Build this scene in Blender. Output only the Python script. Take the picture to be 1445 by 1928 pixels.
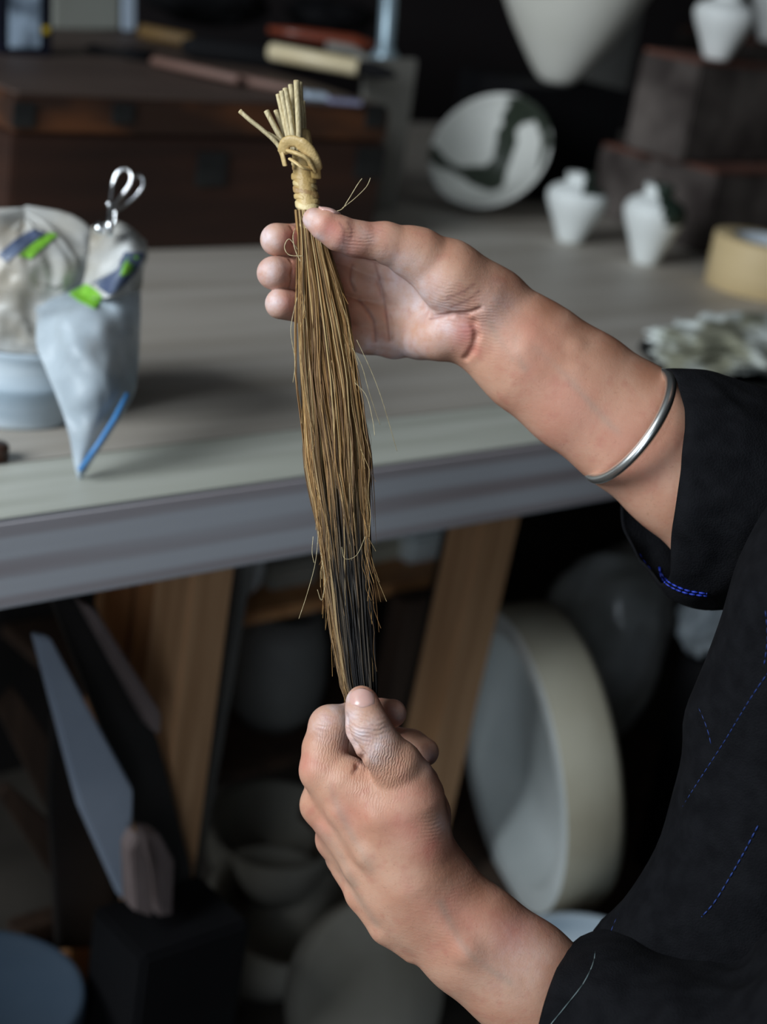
import bpy, bmesh, math, random
import numpy as np
from math import radians, sin, cos, pi
from mathutils import Vector, Matrix
from mathutils.bvhtree import BVHTree
random.seed(4); rng = np.random.default_rng(4)
SC = bpy.context.scene; COL = SC.collection
for o in list(bpy.data.objects): bpy.data.objects.remove(o)

# ------------------------------------------------------------------ camera
FPX, W, H = 3100.0, 1445, 1928
PITCH, ROLL, CZ, TZ = radians(21), radians(9), 1.30, 0.82
F = np.array([0, cos(PITCH), -sin(PITCH)]); R0 = np.array([1., 0, 0]); U0 = np.cross(R0, F)
RR = cos(ROLL)*R0 + sin(ROLL)*U0; UU = -sin(ROLL)*R0 + cos(ROLL)*U0
CAMP = np.array([0, 0, CZ])
cam = bpy.data.cameras.new('camera'); co = bpy.data.objects.new('camera', cam); COL.objects.link(co)
m = Matrix.Identity(4)
for i in range(3):
    m[i][0] = RR[i]; m[i][1] = UU[i]; m[i][2] = -F[i]; m[i][3] = CAMP[i]
co.matrix_world = m
cam.sensor_fit = 'VERTICAL'; cam.sensor_height = 36; cam.sensor_width = 27; cam.lens = FPX/H*36
cam.clip_start = 0.02; cam.clip_end = 60
cam.dof.use_dof = True; cam.dof.focus_distance = 0.895; cam.dof.aperture_fstop = 5.2
SC.camera = co
SC.view_settings.view_transform = 'Standard'; SC.view_settings.look = 'None'
SC.view_settings.gamma = 1; SC.view_settings.use_curve_mapping = False
SC.view_settings.exposure = 0.0
SC.cycles.use_denoising = True
SC.cycles.max_bounces = 6

# room axes: T runs along the table edge, N away from the person, both level
TA = radians(42.95)
T = np.array([cos(TA), sin(TA), 0.]); N = np.array([-sin(TA), cos(TA), 0.]); Z = np.array([0, 0, 1.])
def ray(x, y): return F + (x-722.5)/FPX*RR - (y-964)/FPX*UU
def P(x, y, d): return CAMP + ray(x, y)*d
def on(x, y, z):
    d = ray(x, y); return CAMP + d*((z-CZ)/d[2])
def pn(x, y, n):
    d = ray(x, y); return CAMP + d*((n-CAMP@N)/(d@N))
def dep(p): return (np.asarray(p)-CAMP)@F
def ppm(p): return FPX/dep(p)                      # pixels per metre there
def sn(s, n, z=0): return T*s + N*n + Z*z
YAW = TA

# ------------------------------------------------------------------ light
world = bpy.data.worlds.new('world'); SC.world = world; world.use_nodes = True
world.node_tree.nodes['Background'].inputs[0].default_value = (0.62, 0.78, 1.0, 1)
world.node_tree.nodes['Background'].inputs[1].default_value = 0.25
def area(name, loc, target, sx, sy, power, col):
    l = bpy.data.lights.new(name, 'AREA'); l.shape = 'RECTANGLE'; l.size = sx; l.size_y = sy
    l.energy = power; l.color = col
    o = bpy.data.objects.new(name, l); COL.objects.link(o); o.location = loc
    d = Vector(target)-Vector(loc); o.rotation_euler = d.to_track_quat('-Z', 'Y').to_euler()
    return o
S_WIN = -1.35
area('window_daylight', sn(S_WIN-0.02, 0.95, 2.00), sn(1.25, 1.35, 0.85), 0.95, 1.15, 76, (0.88, 0.95, 1.0))
area('glazed_door_daylight', sn(S_WIN+0.02, -0.90, 1.15), sn(0.9, 1.1, 0.7), 1.0, 1.7, 23, (0.78, 0.89, 1.0))  # added fill from behind the camera, not a known door

# ------------------------------------------------------------------ materials
def nd(nt, t, **k):
    n = nt.nodes.new(t)
    for a, b in k.items(): setattr(n, a, b)
    return n
def mat(name, c1, c2=None, rough=0.6, scale=8, stretch=(1, 1, 1), bump=0.0, bscale=None, metal=0, spec=0.5,
        contrast=(0.35, 0.65), detail=6, rot=0.0, wave=None, sss=0, sheen=0, trans=0, alpha=1, coat=0):
    m = bpy.data.materials.new(name); m.use_nodes = True; nt = m.node_tree
    b = nt.nodes['Principled BSDF']
    b.inputs['Roughness'].default_value = rough; b.inputs['Metallic'].default_value = metal
    b.inputs['Specular IOR Level'].default_value = spec
    b.inputs['Transmission Weight'].default_value = trans; b.inputs['Alpha'].default_value = alpha
    b.inputs['Coat Weight'].default_value = coat
    b.inputs['Sheen Weight'].default_value = sheen
    if sss: b.inputs['Subsurface Weight'].default_value = sss; b.inputs['Subsurface Scale'].default_value = 0.004
    tc = nd(nt, 'ShaderNodeTexCoord'); mp = nd(nt, 'ShaderNodeMapping')
    mp.inputs['Scale'].default_value = stretch; mp.inputs['Rotation'].default_value = (0, 0, rot)
    nt.links.new(tc.outputs['Object'], mp.inputs[0])
    ns = nd(nt, 'ShaderNodeTexNoise'); ns.inputs['Scale'].default_value = scale; ns.inputs['Detail'].default_value = detail
    nt.links.new(mp.outputs[0], ns.inputs[0])
    src = ns.outputs[0]
    if wave:
        wv = nd(nt, 'ShaderNodeTexWave', bands_direction=wave[0]); wv.inputs['Scale'].default_value = wave[1]
        wv.inputs['Distortion'].default_value = wave[2]; wv.inputs['Detail'].default_value = 3
        wv.inputs['Detail Scale'].default_value = 1.2
        nt.links.new(mp.outputs[0], wv.inputs[0]); mx = nd(nt, 'ShaderNodeMath', operation='MULTIPLY_ADD')
        mx.inputs[1].default_value = 0.5; nt.links.new(wv.outputs['Fac'], mx.inputs[0])
        hf = nd(nt, 'ShaderNodeMath', operation='MULTIPLY'); hf.inputs[1].default_value = 0.5
        nt.links.new(ns.outputs[0], hf.inputs[0]); nt.links.new(hf.outputs[0], mx.inputs[2]); src = mx.outputs[0]
    cr = nd(nt, 'ShaderNodeValToRGB')
    cr.color_ramp.elements[0].position = contrast[0]; cr.color_ramp.elements[1].position = contrast[1]
    cr.color_ramp.elements[0].color = (*c1, 1); cr.color_ramp.elements[1].color = (*(c2 or c1), 1)
    nt.links.new(src, cr.inputs[0]); nt.links.new(cr.outputs[0], b.inputs['Base Color'])
    if bump:
        n2 = nd(nt, 'ShaderNodeTexNoise'); n2.inputs['Scale'].default_value = bscale or scale*6; n2.inputs['Detail'].default_value = 4
        nt.links.new(mp.outputs[0], n2.inputs[0])
        bp = nd(nt, 'ShaderNodeBump'); bp.inputs['Strength'].default_value = bump; bp.inputs['Distance'].default_value = 0.003
        nt.links.new(n2.outputs[0], bp.inputs['Height']); nt.links.new(bp.outputs[0], b.inputs['Normal'])
    return m
M = {}
M['ply'] = mat('pale_plywood', (0.40, 0.36, 0.31), (0.52, 0.48, 0.43), 0.5, 4, (0.5, 6, 1), 0.15, 60)
M['pine'] = mat('weathered_pine', (0.42, 0.34, 0.35), (0.70, 0.72, 0.77), 0.45, 5, (0.3, 9, 9), 0.06, 30, wave=('Z', 1.15, 6.0), contrast=(0.12, 0.5))  # pale blue tone paints in a sheen over the pinkish grain
M['pine_top'] = mat('weathered_pine_top', (0.42, 0.43, 0.37), (0.54, 0.55, 0.49), 0.5, 5, (0.5, 10, 9), 0.2, 30)
M['post'] = mat('bare_timber', (0.46, 0.245, 0.115), (0.66, 0.38, 0.20), 0.7, 6, (9, 9, 0.7), 0.2)
M['orange_wood'] = mat('orange_timber', (0.50, 0.23, 0.09), (0.68, 0.35, 0.15), 0.65, 6, (9, 9, 0.7), 0.2)
M['brown_wood'] = mat('brown_timber', (0.045, 0.026, 0.018), (0.085, 0.05, 0.032), 0.7, 6, (9, 9, 0.7), 0.2)
M['grey_wood'] = mat('grey_board', (0.28, 0.33, 0.42), (0.40, 0.46, 0.56), 0.6, 5, (1, 1, 1), 0.1)
M['pink_wood'] = mat('faded_pinkish_wood', (0.14, 0.105, 0.10), (0.22, 0.17, 0.165), 0.7, 8, (6, 6, 1), 0.2)
M['dark_wood'] = mat('near_black_board', (0.010, 0.009, 0.009), (0.022, 0.018, 0.017), 0.6, 6)
M['chest'] = mat('dark_red_brown_wood', (0.016, 0.006, 0.004), (0.042, 0.015, 0.008), 0.5, 3, (0.7, 1, 7), 0.2, 40)
M['chest_band'] = mat('worn_orange_brown_wood', (0.028, 0.012, 0.007), (0.16, 0.055, 0.018), 0.5, 7, (0.8, 1, 2.5), 0.2, contrast=(0.45, 0.72))
M['chest_top'] = mat('dusty_chest_top', (0.06, 0.038, 0.03), (0.095, 0.065, 0.052), 0.6, 4, (0.8, 4, 1), 0.1)
M['iron'] = mat('dark_iron', (0.02, 0.021, 0.022), (0.04, 0.042, 0.042), 0.5, 20, metal=0.6)
M['black'] = mat('matt_black', (0.004, 0.004, 0.005), (0.007, 0.007, 0.008), 0.8, 6, spec=0.15)
M['black_gloss'] = mat('black_plastic', (0.006, 0.007, 0.012), (0.008, 0.010, 0.02), 0.25, 6)
M['cream_clay'] = mat('unglazed_cream_clay', (0.76, 0.75, 0.67), (0.84, 0.83, 0.76), 0.75, 7, bump=0.1)
M['white_clay'] = mat('white_slipped_clay', (0.80, 0.83, 0.82), (0.88, 0.90, 0.89), 0.6, 8, bump=0.1)
M['plaster'] = mat('stained_plaster', (0.33, 0.30, 0.22), (0.46, 0.44, 0.35), 0.85, 5, bump=0.25)
M['plaster_in'] = mat('chalky_plaster', (0.68, 0.75, 0.75), (0.80, 0.86, 0.86), 0.8, 9, bump=0.2)
M['plaster_grey'] = mat('grey_plaster', (0.20, 0.185, 0.15), (0.28, 0.265, 0.23), 0.85, 6, bump=0.25)
M['dull_grey'] = mat('dull_grey_ceramic', (0.13, 0.13, 0.125), (0.20, 0.20, 0.19), 0.7, 6)
M['blue_plastic'] = mat('blue_grey_plastic', (0.055, 0.085, 0.125), (0.08, 0.11, 0.15), 0.5, 5)
M['bucket'] = mat('clay_smeared_tub', (0.33, 0.42, 0.50), (0.56, 0.64, 0.70), 0.6, 5, (1, 1, 9), 0.2)
M['brick'] = mat('sooty_brick', (0.026, 0.018, 0.016), (0.12, 0.10, 0.09), 0.85, 11, (1, 1, 1), 0.5, 40)
M['brick_red'] = mat('red_brick', (0.09, 0.030, 0.018), (0.17, 0.065, 0.042), 0.9, 14, bump=0.4)
M['tape_side'] = mat('cream_masking_tape', (0.62, 0.47, 0.25), (0.68, 0.53, 0.30), 0.6, 6, (1, 1, 30))
M['tape_edge'] = mat('tape_end_grain', (0.40, 0.32, 0.19), (0.46, 0.37, 0.22), 0.6, 30)
M['tape_core'] = mat('glossy_white_tape_core', (0.5, 0.56, 0.62), (0.56, 0.62, 0.68), 0.25, 6)  # blue in the core colour stands in for a sky reflection
M['floor'] = mat('dusty_concrete', (0.045, 0.038, 0.031), (0.09, 0.078, 0.065), 0.8, 5, bump=0.1)
M['wall'] = mat('dark_painted_wall', (0.007, 0.004, 0.005), (0.011, 0.007, 0.008), 0.8, 3)
M['wall_pale'] = mat('grey_plastered_wall', (0.10, 0.10, 0.10), (0.13, 0.13, 0.13), 0.85, 3)
M['silver'] = mat('brushed_silver', (0.80, 0.82, 0.80), (0.90, 0.91, 0.88), 0.33, 30, metal=1)
M['wire'] = mat('bright_wire', (0.85, 0.88, 0.9), (0.95, 0.95, 0.97), 0.15, 30, metal=1)
M['cloth'] = mat('black_linen', (0.0026, 0.0027, 0.0038), (0.0055, 0.0057, 0.0072), 0.9, 90, bump=0.35, bscale=900, spec=0.12, sheen=0.0)
M['stitch'] = mat('blue_thread', (0.006, 0.024, 0.13), (0.009, 0.036, 0.19), 0.6, 300)
M['stitch_hem'] = mat('royal_blue_hem_thread', (0.006, 0.02, 0.25), (0.01, 0.035, 0.36), 0.5, 300)
M['stitch_pale'] = mat('pale_thread', (0.09, 0.13, 0.14), (0.14, 0.18, 0.18), 0.6, 300)
M['stem'] = mat('straw_stem', (0.42, 0.33, 0.17), (0.66, 0.56, 0.34), 0.55, 60, (14, 14, 1), 0.3, 400)
M['binding'] = mat('golden_straw_binding', (0.40, 0.27, 0.10), (0.64, 0.47, 0.22), 0.5, 60, bump=0.2, bscale=500)
M['binding_pale'] = mat('pale_straw_binding', (0.55, 0.42, 0.20), (0.72, 0.58, 0.32), 0.5, 60, bump=0.2, bscale=500)
M['binding_dark'] = mat('brown_straw_binding', (0.30, 0.18, 0.07), (0.48, 0.32, 0.14), 0.5, 60, bump=0.2, bscale=500)
M['paper'] = mat('grey_beige_card', (0.22, 0.23, 0.20), (0.28, 0.29, 0.26), 0.8, 3)
M['blue_white'] = mat('pale_blue_paper', (0.38, 0.47, 0.58), (0.46, 0.54, 0.64), 0.6, 5)
M['panel'] = mat('grey_beige_board', (0.17, 0.165, 0.145), (0.22, 0.21, 0.19), 0.7, 3)
M['steel'] = mat('pale_steel', (0.25, 0.34, 0.40), (0.32, 0.42, 0.48), 0.35, 10, metal=0.4)
M['cream_handle'] = mat('cream_bamboo', (0.62, 0.51, 0.31), (0.70, 0.60, 0.40), 0.4, 10, (1, 8, 8))
M['red_lacquer'] = mat('red_brown_lacquer', (0.16, 0.030, 0.014), (0.22, 0.05, 0.022), 0.35, 8)
M['ochre'] = mat('ochre_wood', (0.12, 0.07, 0.022), (0.18, 0.105, 0.035), 0.6, 8)
M['rod'] = mat('pinkish_brown_rod', (0.12, 0.065, 0.048), (0.17, 0.095, 0.075), 0.6, 8)
M['lilac'] = mat('lilac_card', (0.20, 0.20, 0.30), (0.26, 0.26, 0.38), 0.6, 8)
M['screen'] = mat('grey_blue_display', (0.10, 0.13, 0.17), (0.42, 0.53, 0.66), 0.3, 26, contrast=(0.4, 0.6))
M['yellow'] = mat('yellow_button', (0.5, 0.36, 0.02), (0.6, 0.42, 0.03), 0.5, 8)
M['green_glaze'] = mat('dark_green_glaze', (0.012, 0.022, 0.014), (0.04, 0.055, 0.035), 0.25, 20)
M['rag'] = mat('paint_stained_cloth', (0.22, 0.22, 0.16), (0.80, 0.86, 0.84), 0.85, 14, bump=0.2, contrast=(0.44, 0.60))
M['clay_lump'] = mat('buff_clay', (0.40, 0.33, 0.24), (0.52, 0.45, 0.35), 0.8, 12, bump=0.3)
M['label_green'] = mat('green_print', (0.16, 0.42, 0.03), (0.24, 0.55, 0.06), 0.4, 60)
M['label_navy'] = mat('navy_print', (0.06, 0.08, 0.15), (0.10, 0.13, 0.20), 0.4, 60)
M['zip_blue'] = mat('blue_zip', (0.05, 0.20, 0.48), (0.07, 0.25, 0.55), 0.4, 30)
M['hair'] = mat('grey_brown_hair', (0.08, 0.06, 0.05), (0.16, 0.13, 0.11), 0.6, 60, (1, 1, 0.1))
M['nail'] = mat('fingernail', (0.62, 0.36, 0.31), (0.68, 0.43, 0.38), 0.28, 60, sss=0.2)

def mat_plastic(name, c1, c2, alpha, rough=0.3):
    m = mat(name, c1, c2, rough, 10, bump=0.5, bscale=25, spec=0.7)
    nt = m.node_tree; b = nt.nodes['Principled BSDF']
    ns = nd(nt, 'ShaderNodeTexNoise'); ns.inputs['Scale'].default_value = 16; ns.inputs['Detail'].default_value = 5
    tc = nd(nt, 'ShaderNodeTexCoord'); nt.links.new(tc.outputs['Object'], ns.inputs[0])
    mr = nd(nt, 'ShaderNodeMapRange'); mr.inputs[1].default_value = 0.35; mr.inputs[2].default_value = 0.65
    mr.inputs[3].default_value = alpha[0]; mr.inputs[4].default_value = alpha[1]
    nt.links.new(ns.outputs[0], mr.inputs[0]); nt.links.new(mr.outputs[0], b.inputs['Alpha'])
    return m
M['poly'] = mat_plastic('cloudy_plastic_film', (0.44, 0.40, 0.33), (0.80, 0.85, 0.88), (0.5, 0.92), 0.4)
M['poly2'] = mat_plastic('dusty_plastic_sheet', (0.40, 0.41, 0.39), (0.66, 0.70, 0.72), (0.75, 1.0), 0.22)
M['poly3'] = mat_plastic('frosted_bag_plastic', (0.42, 0.50, 0.57), (0.58, 0.66, 0.72), (0.42, 0.8), 0.45)

def mat_glazed(name, base, glaze, thr, scale=9, seed=(0, 0, 0)):
    m = mat(name, base, base, 0.5, 8); nt = m.node_tree; b = nt.nodes['Principled BSDF']
    at = nd(nt, 'ShaderNodeAttribute', attribute_name='glaze')
    tc = nd(nt, 'ShaderNodeTexCoord'); mp = nd(nt, 'ShaderNodeMapping'); mp.inputs['Location'].default_value = seed
    nt.links.new(tc.outputs['Object'], mp.inputs[0])
    ns = nd(nt, 'ShaderNodeTexNoise'); ns.inputs['Scale'].default_value = scale; nt.links.new(mp.outputs[0], ns.inputs[0])
    ad = nd(nt, 'ShaderNodeMath', operation='ADD'); nt.links.new(at.outputs['Fac'], ad.inputs[0]); nt.links.new(ns.outputs[0], ad.inputs[1])
    mr = nd(nt, 'ShaderNodeMapRange'); mr.inputs[1].default_value = thr; mr.inputs[2].default_value = thr+0.07
    nt.links.new(ad.outputs[0], mr.inputs[0])
    mx = nd(nt, 'ShaderNodeMix', data_type='RGBA'); mx.inputs[6].default_value = (*base, 1); mx.inputs[7].default_value = (*glaze, 1)
    nt.links.new(mr.outputs[0], mx.inputs[0]); nt.links.new(mx.outputs[2], b.inputs['Base Color'])
    return m
M['bowl_glaze'] = mat_glazed('white_bowl_with_green_glaze', (0.78, 0.79, 0.75), (0.022, 0.032, 0.02), 1.0, 16)
M['vase_glaze'] = mat_glazed('white_vase_with_green_neck', (0.84, 0.88, 0.87), (0.02, 0.035, 0.025), 1.0, 26)

def mat_skin():
    m = bpy.data.materials.new('skin'); m.use_nodes = True; nt = m.node_tree; L = nt.links
    b = nt.nodes['Principled BSDF']; b.inputs['Roughness'].default_value = 0.5
    b.inputs['Specular IOR Level'].default_value = 0.38
    b.inputs['Subsurface Weight'].default_value = 0.22; b.inputs['Subsurface Scale'].default_value = 0.0035
    b.inputs['Subsurface Radius'].default_value = (1.0, 0.35, 0.2)
    tc = nd(nt, 'ShaderNodeTexCoord')
    def noise(s, d=5, vec=None):
        n = nd(nt, 'ShaderNodeTexNoise'); n.inputs['Scale'].default_value = s; n.inputs['Detail'].default_value = d
        L.new(vec or tc.outputs['Object'], n.inputs[0]); return n.outputs[0]
    def mix(f, a, c, rgb=True):
        x = nd(nt, 'ShaderNodeMix', data_type='RGBA')
        if hasattr(f, 'node'): L.new(f, x.inputs[0])
        else: x.inputs[0].default_value = f
        for i, v in ((6, a), (7, c)):
            if hasattr(v, 'node'): L.new(v, x.inputs[i])
            else: x.inputs[i].default_value = (*v, 1)
        return x.outputs[2]
    def ramp(v, a, c, lo=0, hi=1):
        r = nd(nt, 'ShaderNodeMapRange'); r.inputs[1].default_value = a; r.inputs[2].default_value = c
        r.inputs[3].default_value = lo; r.inputs[4].default_value = hi; L.new(v, r.inputs[0]); return r.outputs[0]
    def mul(a, c):
        r = nd(nt, 'ShaderNodeMath', operation='MULTIPLY')
        for i, v in ((0, a), (1, c)):
            if hasattr(v, 'node'): L.new(v, r.inputs[i])
            else: r.inputs[i].default_value = v
        return r.outputs[0]
    def attr(n): a = nd(nt, 'ShaderNodeAttribute', attribute_name=n); return a.outputs['Fac']
    c = mix(ramp(noise(45), 0.35, 0.65), (0.50, 0.255, 0.168), (0.56, 0.325, 0.225))
    c = mix(ramp(noise(110, 3), 0.55, 0.75, 0, 0.45), c, (0.44, 0.165, 0.12))
    c = mix(ramp(noise(600, 3), 0.62, 0.72, 0, 0.35), c, (0.33, 0.16, 0.10))
    c = mix(mul(attr('red'), ramp(noise(60), 0.3, 0.7, 0.5, 1.0)), c, (0.54, 0.16, 0.13))
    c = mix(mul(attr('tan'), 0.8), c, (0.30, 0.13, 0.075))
    c = mix(mul(attr('dust'), ramp(noise(170, 6), 0.3, 0.7, 0.25, 1.0)), c, (0.66, 0.55, 0.56))
    c = mix(attr('crease'), c, (0.24, 0.10, 0.085))
    c = mix(mul(attr('vein'), ramp(noise(60, 2), 0.3, 0.6, 0.3, 0.8)), c, (0.31, 0.26, 0.21))
    L.new(c, b.inputs['Base Color'])
    # fine relief
    w = nd(nt, 'ShaderNodeTexWave', bands_direction='X'); w.inputs['Scale'].default_value = 210; w.inputs['Distortion'].default_value = 9
    w.inputs['Detail'].default_value = 3; w.inputs['Detail Scale'].default_value = 1.0
    mp = nd(nt, 'ShaderNodeMapping'); mp.inputs['Rotation'].default_value = (0, 0, 0); L.new(tc.outputs['Object'], mp.inputs[0]); L.new(mp.outputs[0], w.inputs[0])
    w2 = nd(nt, 'ShaderNodeTexWave', bands_direction='Z'); w2.inputs['Scale'].default_value = 150; w2.inputs['Distortion'].default_value = 9
    w2.inputs['Detail'].default_value = 3; w2.inputs['Detail Scale'].default_value = 0.6; L.new(tc.outputs['Object'], w2.inputs[0])
    vor = nd(nt, 'ShaderNodeTexVoronoi'); vor.inputs['Scale'].default_value = 900; L.new(tc.outputs['Object'], vor.inputs[0])
    h = nd(nt, 'ShaderNodeMath', operation='ADD'); L.new(mul(w.outputs['Fac'], mul(attr('wrx'), 0.9)), h.inputs[0])
    L.new(mul(w2.outputs['Fac'], mul(attr('wrz'), 0.8)), h.inputs[1])
    h2 = nd(nt, 'ShaderNodeMath', operation='ADD'); L.new(h.outputs[0], h2.inputs[0]); L.new(mul(vor.outputs[0], 0.16), h2.inputs[1])
    h3 = nd(nt, 'ShaderNodeMath', operation='ADD'); L.new(h2.outputs[0], h3.inputs[0]); L.new(mul(noise(260, 4), 0.55), h3.inputs[1])
    bp = nd(nt, 'ShaderNodeBump'); bp.inputs['Strength'].default_value = 0.42; bp.inputs['Distance'].default_value = 0.0008
    L.new(h3.outputs[0], bp.inputs['Height']); L.new(bp.outputs[0], b.inputs['Normal'])
    return m
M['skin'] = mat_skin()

def mat_fibre():
    m = bpy.data.materials.new('brush_fibre'); m.use_nodes = True; nt = m.node_tree; L = nt.links
    b = nt.nodes['Principled BSDF']; b.inputs['Roughness'].default_value = 0.5; b.inputs['Specular IOR Level'].default_value = 0.25
    a = nd(nt, 'ShaderNodeAttribute', attribute_name='fcol'); L.new(a.outputs['Color'], b.inputs['Base Color'])
    return m
M['fibre'] = mat_fibre()

# ------------------------------------------------------------------ helpers
def link(name, me, material=None, parent=None, smooth=True):
    o = bpy.data.objects.new(name, me); COL.objects.link(o)
    if material and not me.materials: me.materials.append(M[material] if isinstance(material, str) else material)
    if smooth is not None and len(me.polygons): me.polygons.foreach_set('use_smooth', [smooth]*len(me.polygons))
    if parent: o.parent = parent
    return o
def tag(o, label, cat, group=None):
    o['label'] = label; o['category'] = cat
    if group: o['group'] = group
    return o
def thing(name, loc, label, cat, group=None, rz=0.0):
    o = bpy.data.objects.new(name, None); COL.objects.link(o); o.location = loc; o.rotation_euler = (0, 0, rz)
    o.empty_display_size = 0.05
    bpy.context.view_layer.update()
    return tag(o, label, cat, group)
def struct(name, o):
    o.name = name; o['kind'] = 'structure'; return o
def pyd(v, f):
    me = bpy.data.meshes.new('m'); me.from_pydata([tuple(x) for x in v], [], [tuple(x) for x in f]); me.update(); return me
def bevel_box(sx, sy, sz, bev=0.002, seg=2, c=(0, 0, 0)):
    bm = bmesh.new(); bmesh.ops.create_cube(bm, size=1)
    for v in bm.verts: v.co = Vector((v.co.x*sx+c[0], v.co.y*sy+c[1], v.co.z*sz+c[2]))
    if bev: bmesh.ops.bevel(bm, geom=bm.edges[:], offset=min(bev, min(sx, sy, sz)*0.45), segments=seg, affect='EDGES')
    me = bpy.data.meshes.new('m'); bm.to_mesh(me); bm.free(); return me
def box(name, loc, size, material, parent=None, rz=YAW, bev=0.002, rot=None):
    o = link(name, bevel_box(*size, bev), material, parent, smooth=False)
    mw = Matrix.Translation(Vector(loc)) @ (rot if rot else Matrix.Rotation(rz, 4, 'Z'))
    if parent: o.matrix_world = mw; o.matrix_parent_inverse = Matrix.Identity(4); o.matrix_basis = parent.matrix_world.inverted() @ mw
    else: o.matrix_world = mw
    return o
def lathe_me(prof, seg=48, glaze=None, wob=0):
    v = []; f = []; n = len(prof)
    for k in range(seg):
        a = 2*pi*k/seg
        for (r, z) in prof:
            w = 1+wob*sin(3*a+z*40)
            v.append((r*cos(a)*w, r*sin(a)*w, z))
    for k in range(seg):
        k2 = (k+1) % seg
        for i in range(n-1):
            q = (k*n+i, k2*n+i, k2*n+i+1, k*n+i+1)
            f.append(q)
    me = pyd(v, f)
    bm = bmesh.new(); bm.from_mesh(me); bmesh.ops.remove_doubles(bm, verts=bm.verts, dist=1e-5)
    bmesh.ops.dissolve_degenerate(bm, dist=1e-6, edges=bm.edges)
    bmesh.ops.recalc_face_normals(bm, faces=bm.faces); bm.to_mesh(me); bm.free()
    if glaze:
        at = me.attributes.new('glaze', 'FLOAT', 'POINT')
        for i, vv in enumerate(me.vertices): at.data[i].value = glaze(vv.co)
    return me
def smoothprof(pts, n=40):
    pts = np.array(pts, float); d = np.r_[0, np.cumsum(np.linalg.norm(np.diff(pts, axis=0), axis=1))]
    # Catmull-Rom resample
    out = []; tt = np.linspace(0, d[-1], n)
    for t in tt:
        i = min(max(np.searchsorted(d, t)-1, 0), len(pts)-2)
        u = (t-d[i])/(d[i+1]-d[i]+1e-12)
        p0 = pts[max(i-1, 0)]; p1 = pts[i]; p2 = pts[i+1]; p3 = pts[min(i+2, len(pts)-1)]
        out.append(0.5*((2*p1)+(-p0+p2)*u+(2*p0-5*p1+4*p2-p3)*u*u+(-p0+3*p1-3*p2+p3)*u**3))
    return np.array(out)
def tube_me(path, rad, seg=8, closed=False, cap=True, flat=None):
    path = [np.asarray(p, float) for p in path]; n = len(path); v = []; f = []
    rad = rad if hasattr(rad, '__len__') else [rad]*n
    up = np.array([0.13, 0.21, 0.97]); prev = None
    for i, p in enumerate(path):
        a = path[(i-1) % n] if (closed or i > 0) else p; b = path[(i+1) % n] if (closed or i < n-1) else p
        t = b-a; t = t/(np.linalg.norm(t)+1e-12)
        if prev is None: x = np.cross(t, up)
        else: x = prev-t*(prev@t)
        x = x/(np.linalg.norm(x)+1e-12); prev = x; y = np.cross(t, x)
        for k in range(seg):
            an = 2*pi*k/seg; v.append(p+(x*cos(an)+y*sin(an)*(flat or 1))*rad[i])
    m = n if closed else n-1
    for i in range(m):
        j = (i+1) % n
        for k in range(seg):
            k2 = (k+1) % seg; f.append((i*seg+k, i*seg+k2, j*seg+k2, j*seg+k))
    if not closed and cap:
        f.append(tuple(range(seg))[::-1]); f.append(tuple((n-1)*seg+k for k in range(seg)))
    return pyd(v, f)
def slab(name, pts, n, thick, material, parent=None, tilt=0, bev=0.002):
    """A board lying in an upright plane parallel to the table edge at distance n, thick metres deep."""
    w = [pn(x, y, n) for x, y in pts]; zc = np.mean([p[2] for p in w])
    bm = bmesh.new(); fr = [bm.verts.new(p+N*(p[2]-zc)*tilt) for p in w]; bk = [bm.verts.new(p+N*(thick+(p[2]-zc)*tilt)) for p in w]
    bm.faces.new(fr); bm.faces.new(bk[::-1]); k = len(w)
    for i in range(k): bm.faces.new((fr[(i+1) % k], fr[i], bk[i], bk[(i+1) % k]))
    bmesh.ops.recalc_face_normals(bm, faces=bm.faces)
    if bev: bmesh.ops.bevel(bm, geom=bm.edges[:], offset=bev, segments=2, affect='EDGES')
    c = np.mean([p for p in w], axis=0); rot = Matrix.Rotation(YAW, 4, 'Z'); mw = Matrix.Translation(Vector(c)) @ rot
    bmesh.ops.transform(bm, matrix=mw.inverted(), verts=bm.verts)
    me = bpy.data.meshes.new('m'); bm.to_mesh(me); bm.free()
    o = link(name, me, material, parent, smooth=False)
    o.matrix_basis = (parent.matrix_world.inverted() @ mw) if parent else mw
    return o

# ------------------------------------------------------------------ room
def rbox(name, s0, s1, n0, n1, z0, z1, material, bev=0):
    return struct(name, box(name, sn((s0+s1)/2, (n0+n1)/2, (z0+z1)/2), (s1-s0, n1-n0, z1-z0), material, bev=bev))
NB = 2.80
rbox('floor', -1.5, 5.0, -2.3, NB+0.1, -0.1, 0, 'floor')
rbox('ceiling', -1.5, 5.0, -2.3, NB+0.1, 3.0, 3.1, 'wall_pale')
rbox('wall_back', -1.5, 5.0, NB, NB+0.1, 0, 3.0, 'wall')
rbox('wall_right', 4.9, 5.0, -2.3, NB, 0, 3.0, 'wall')
rbox('wall_front', -1.4, 4.9, -2.3, -2.2, 0, 3.0, 'wall_pale')
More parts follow.
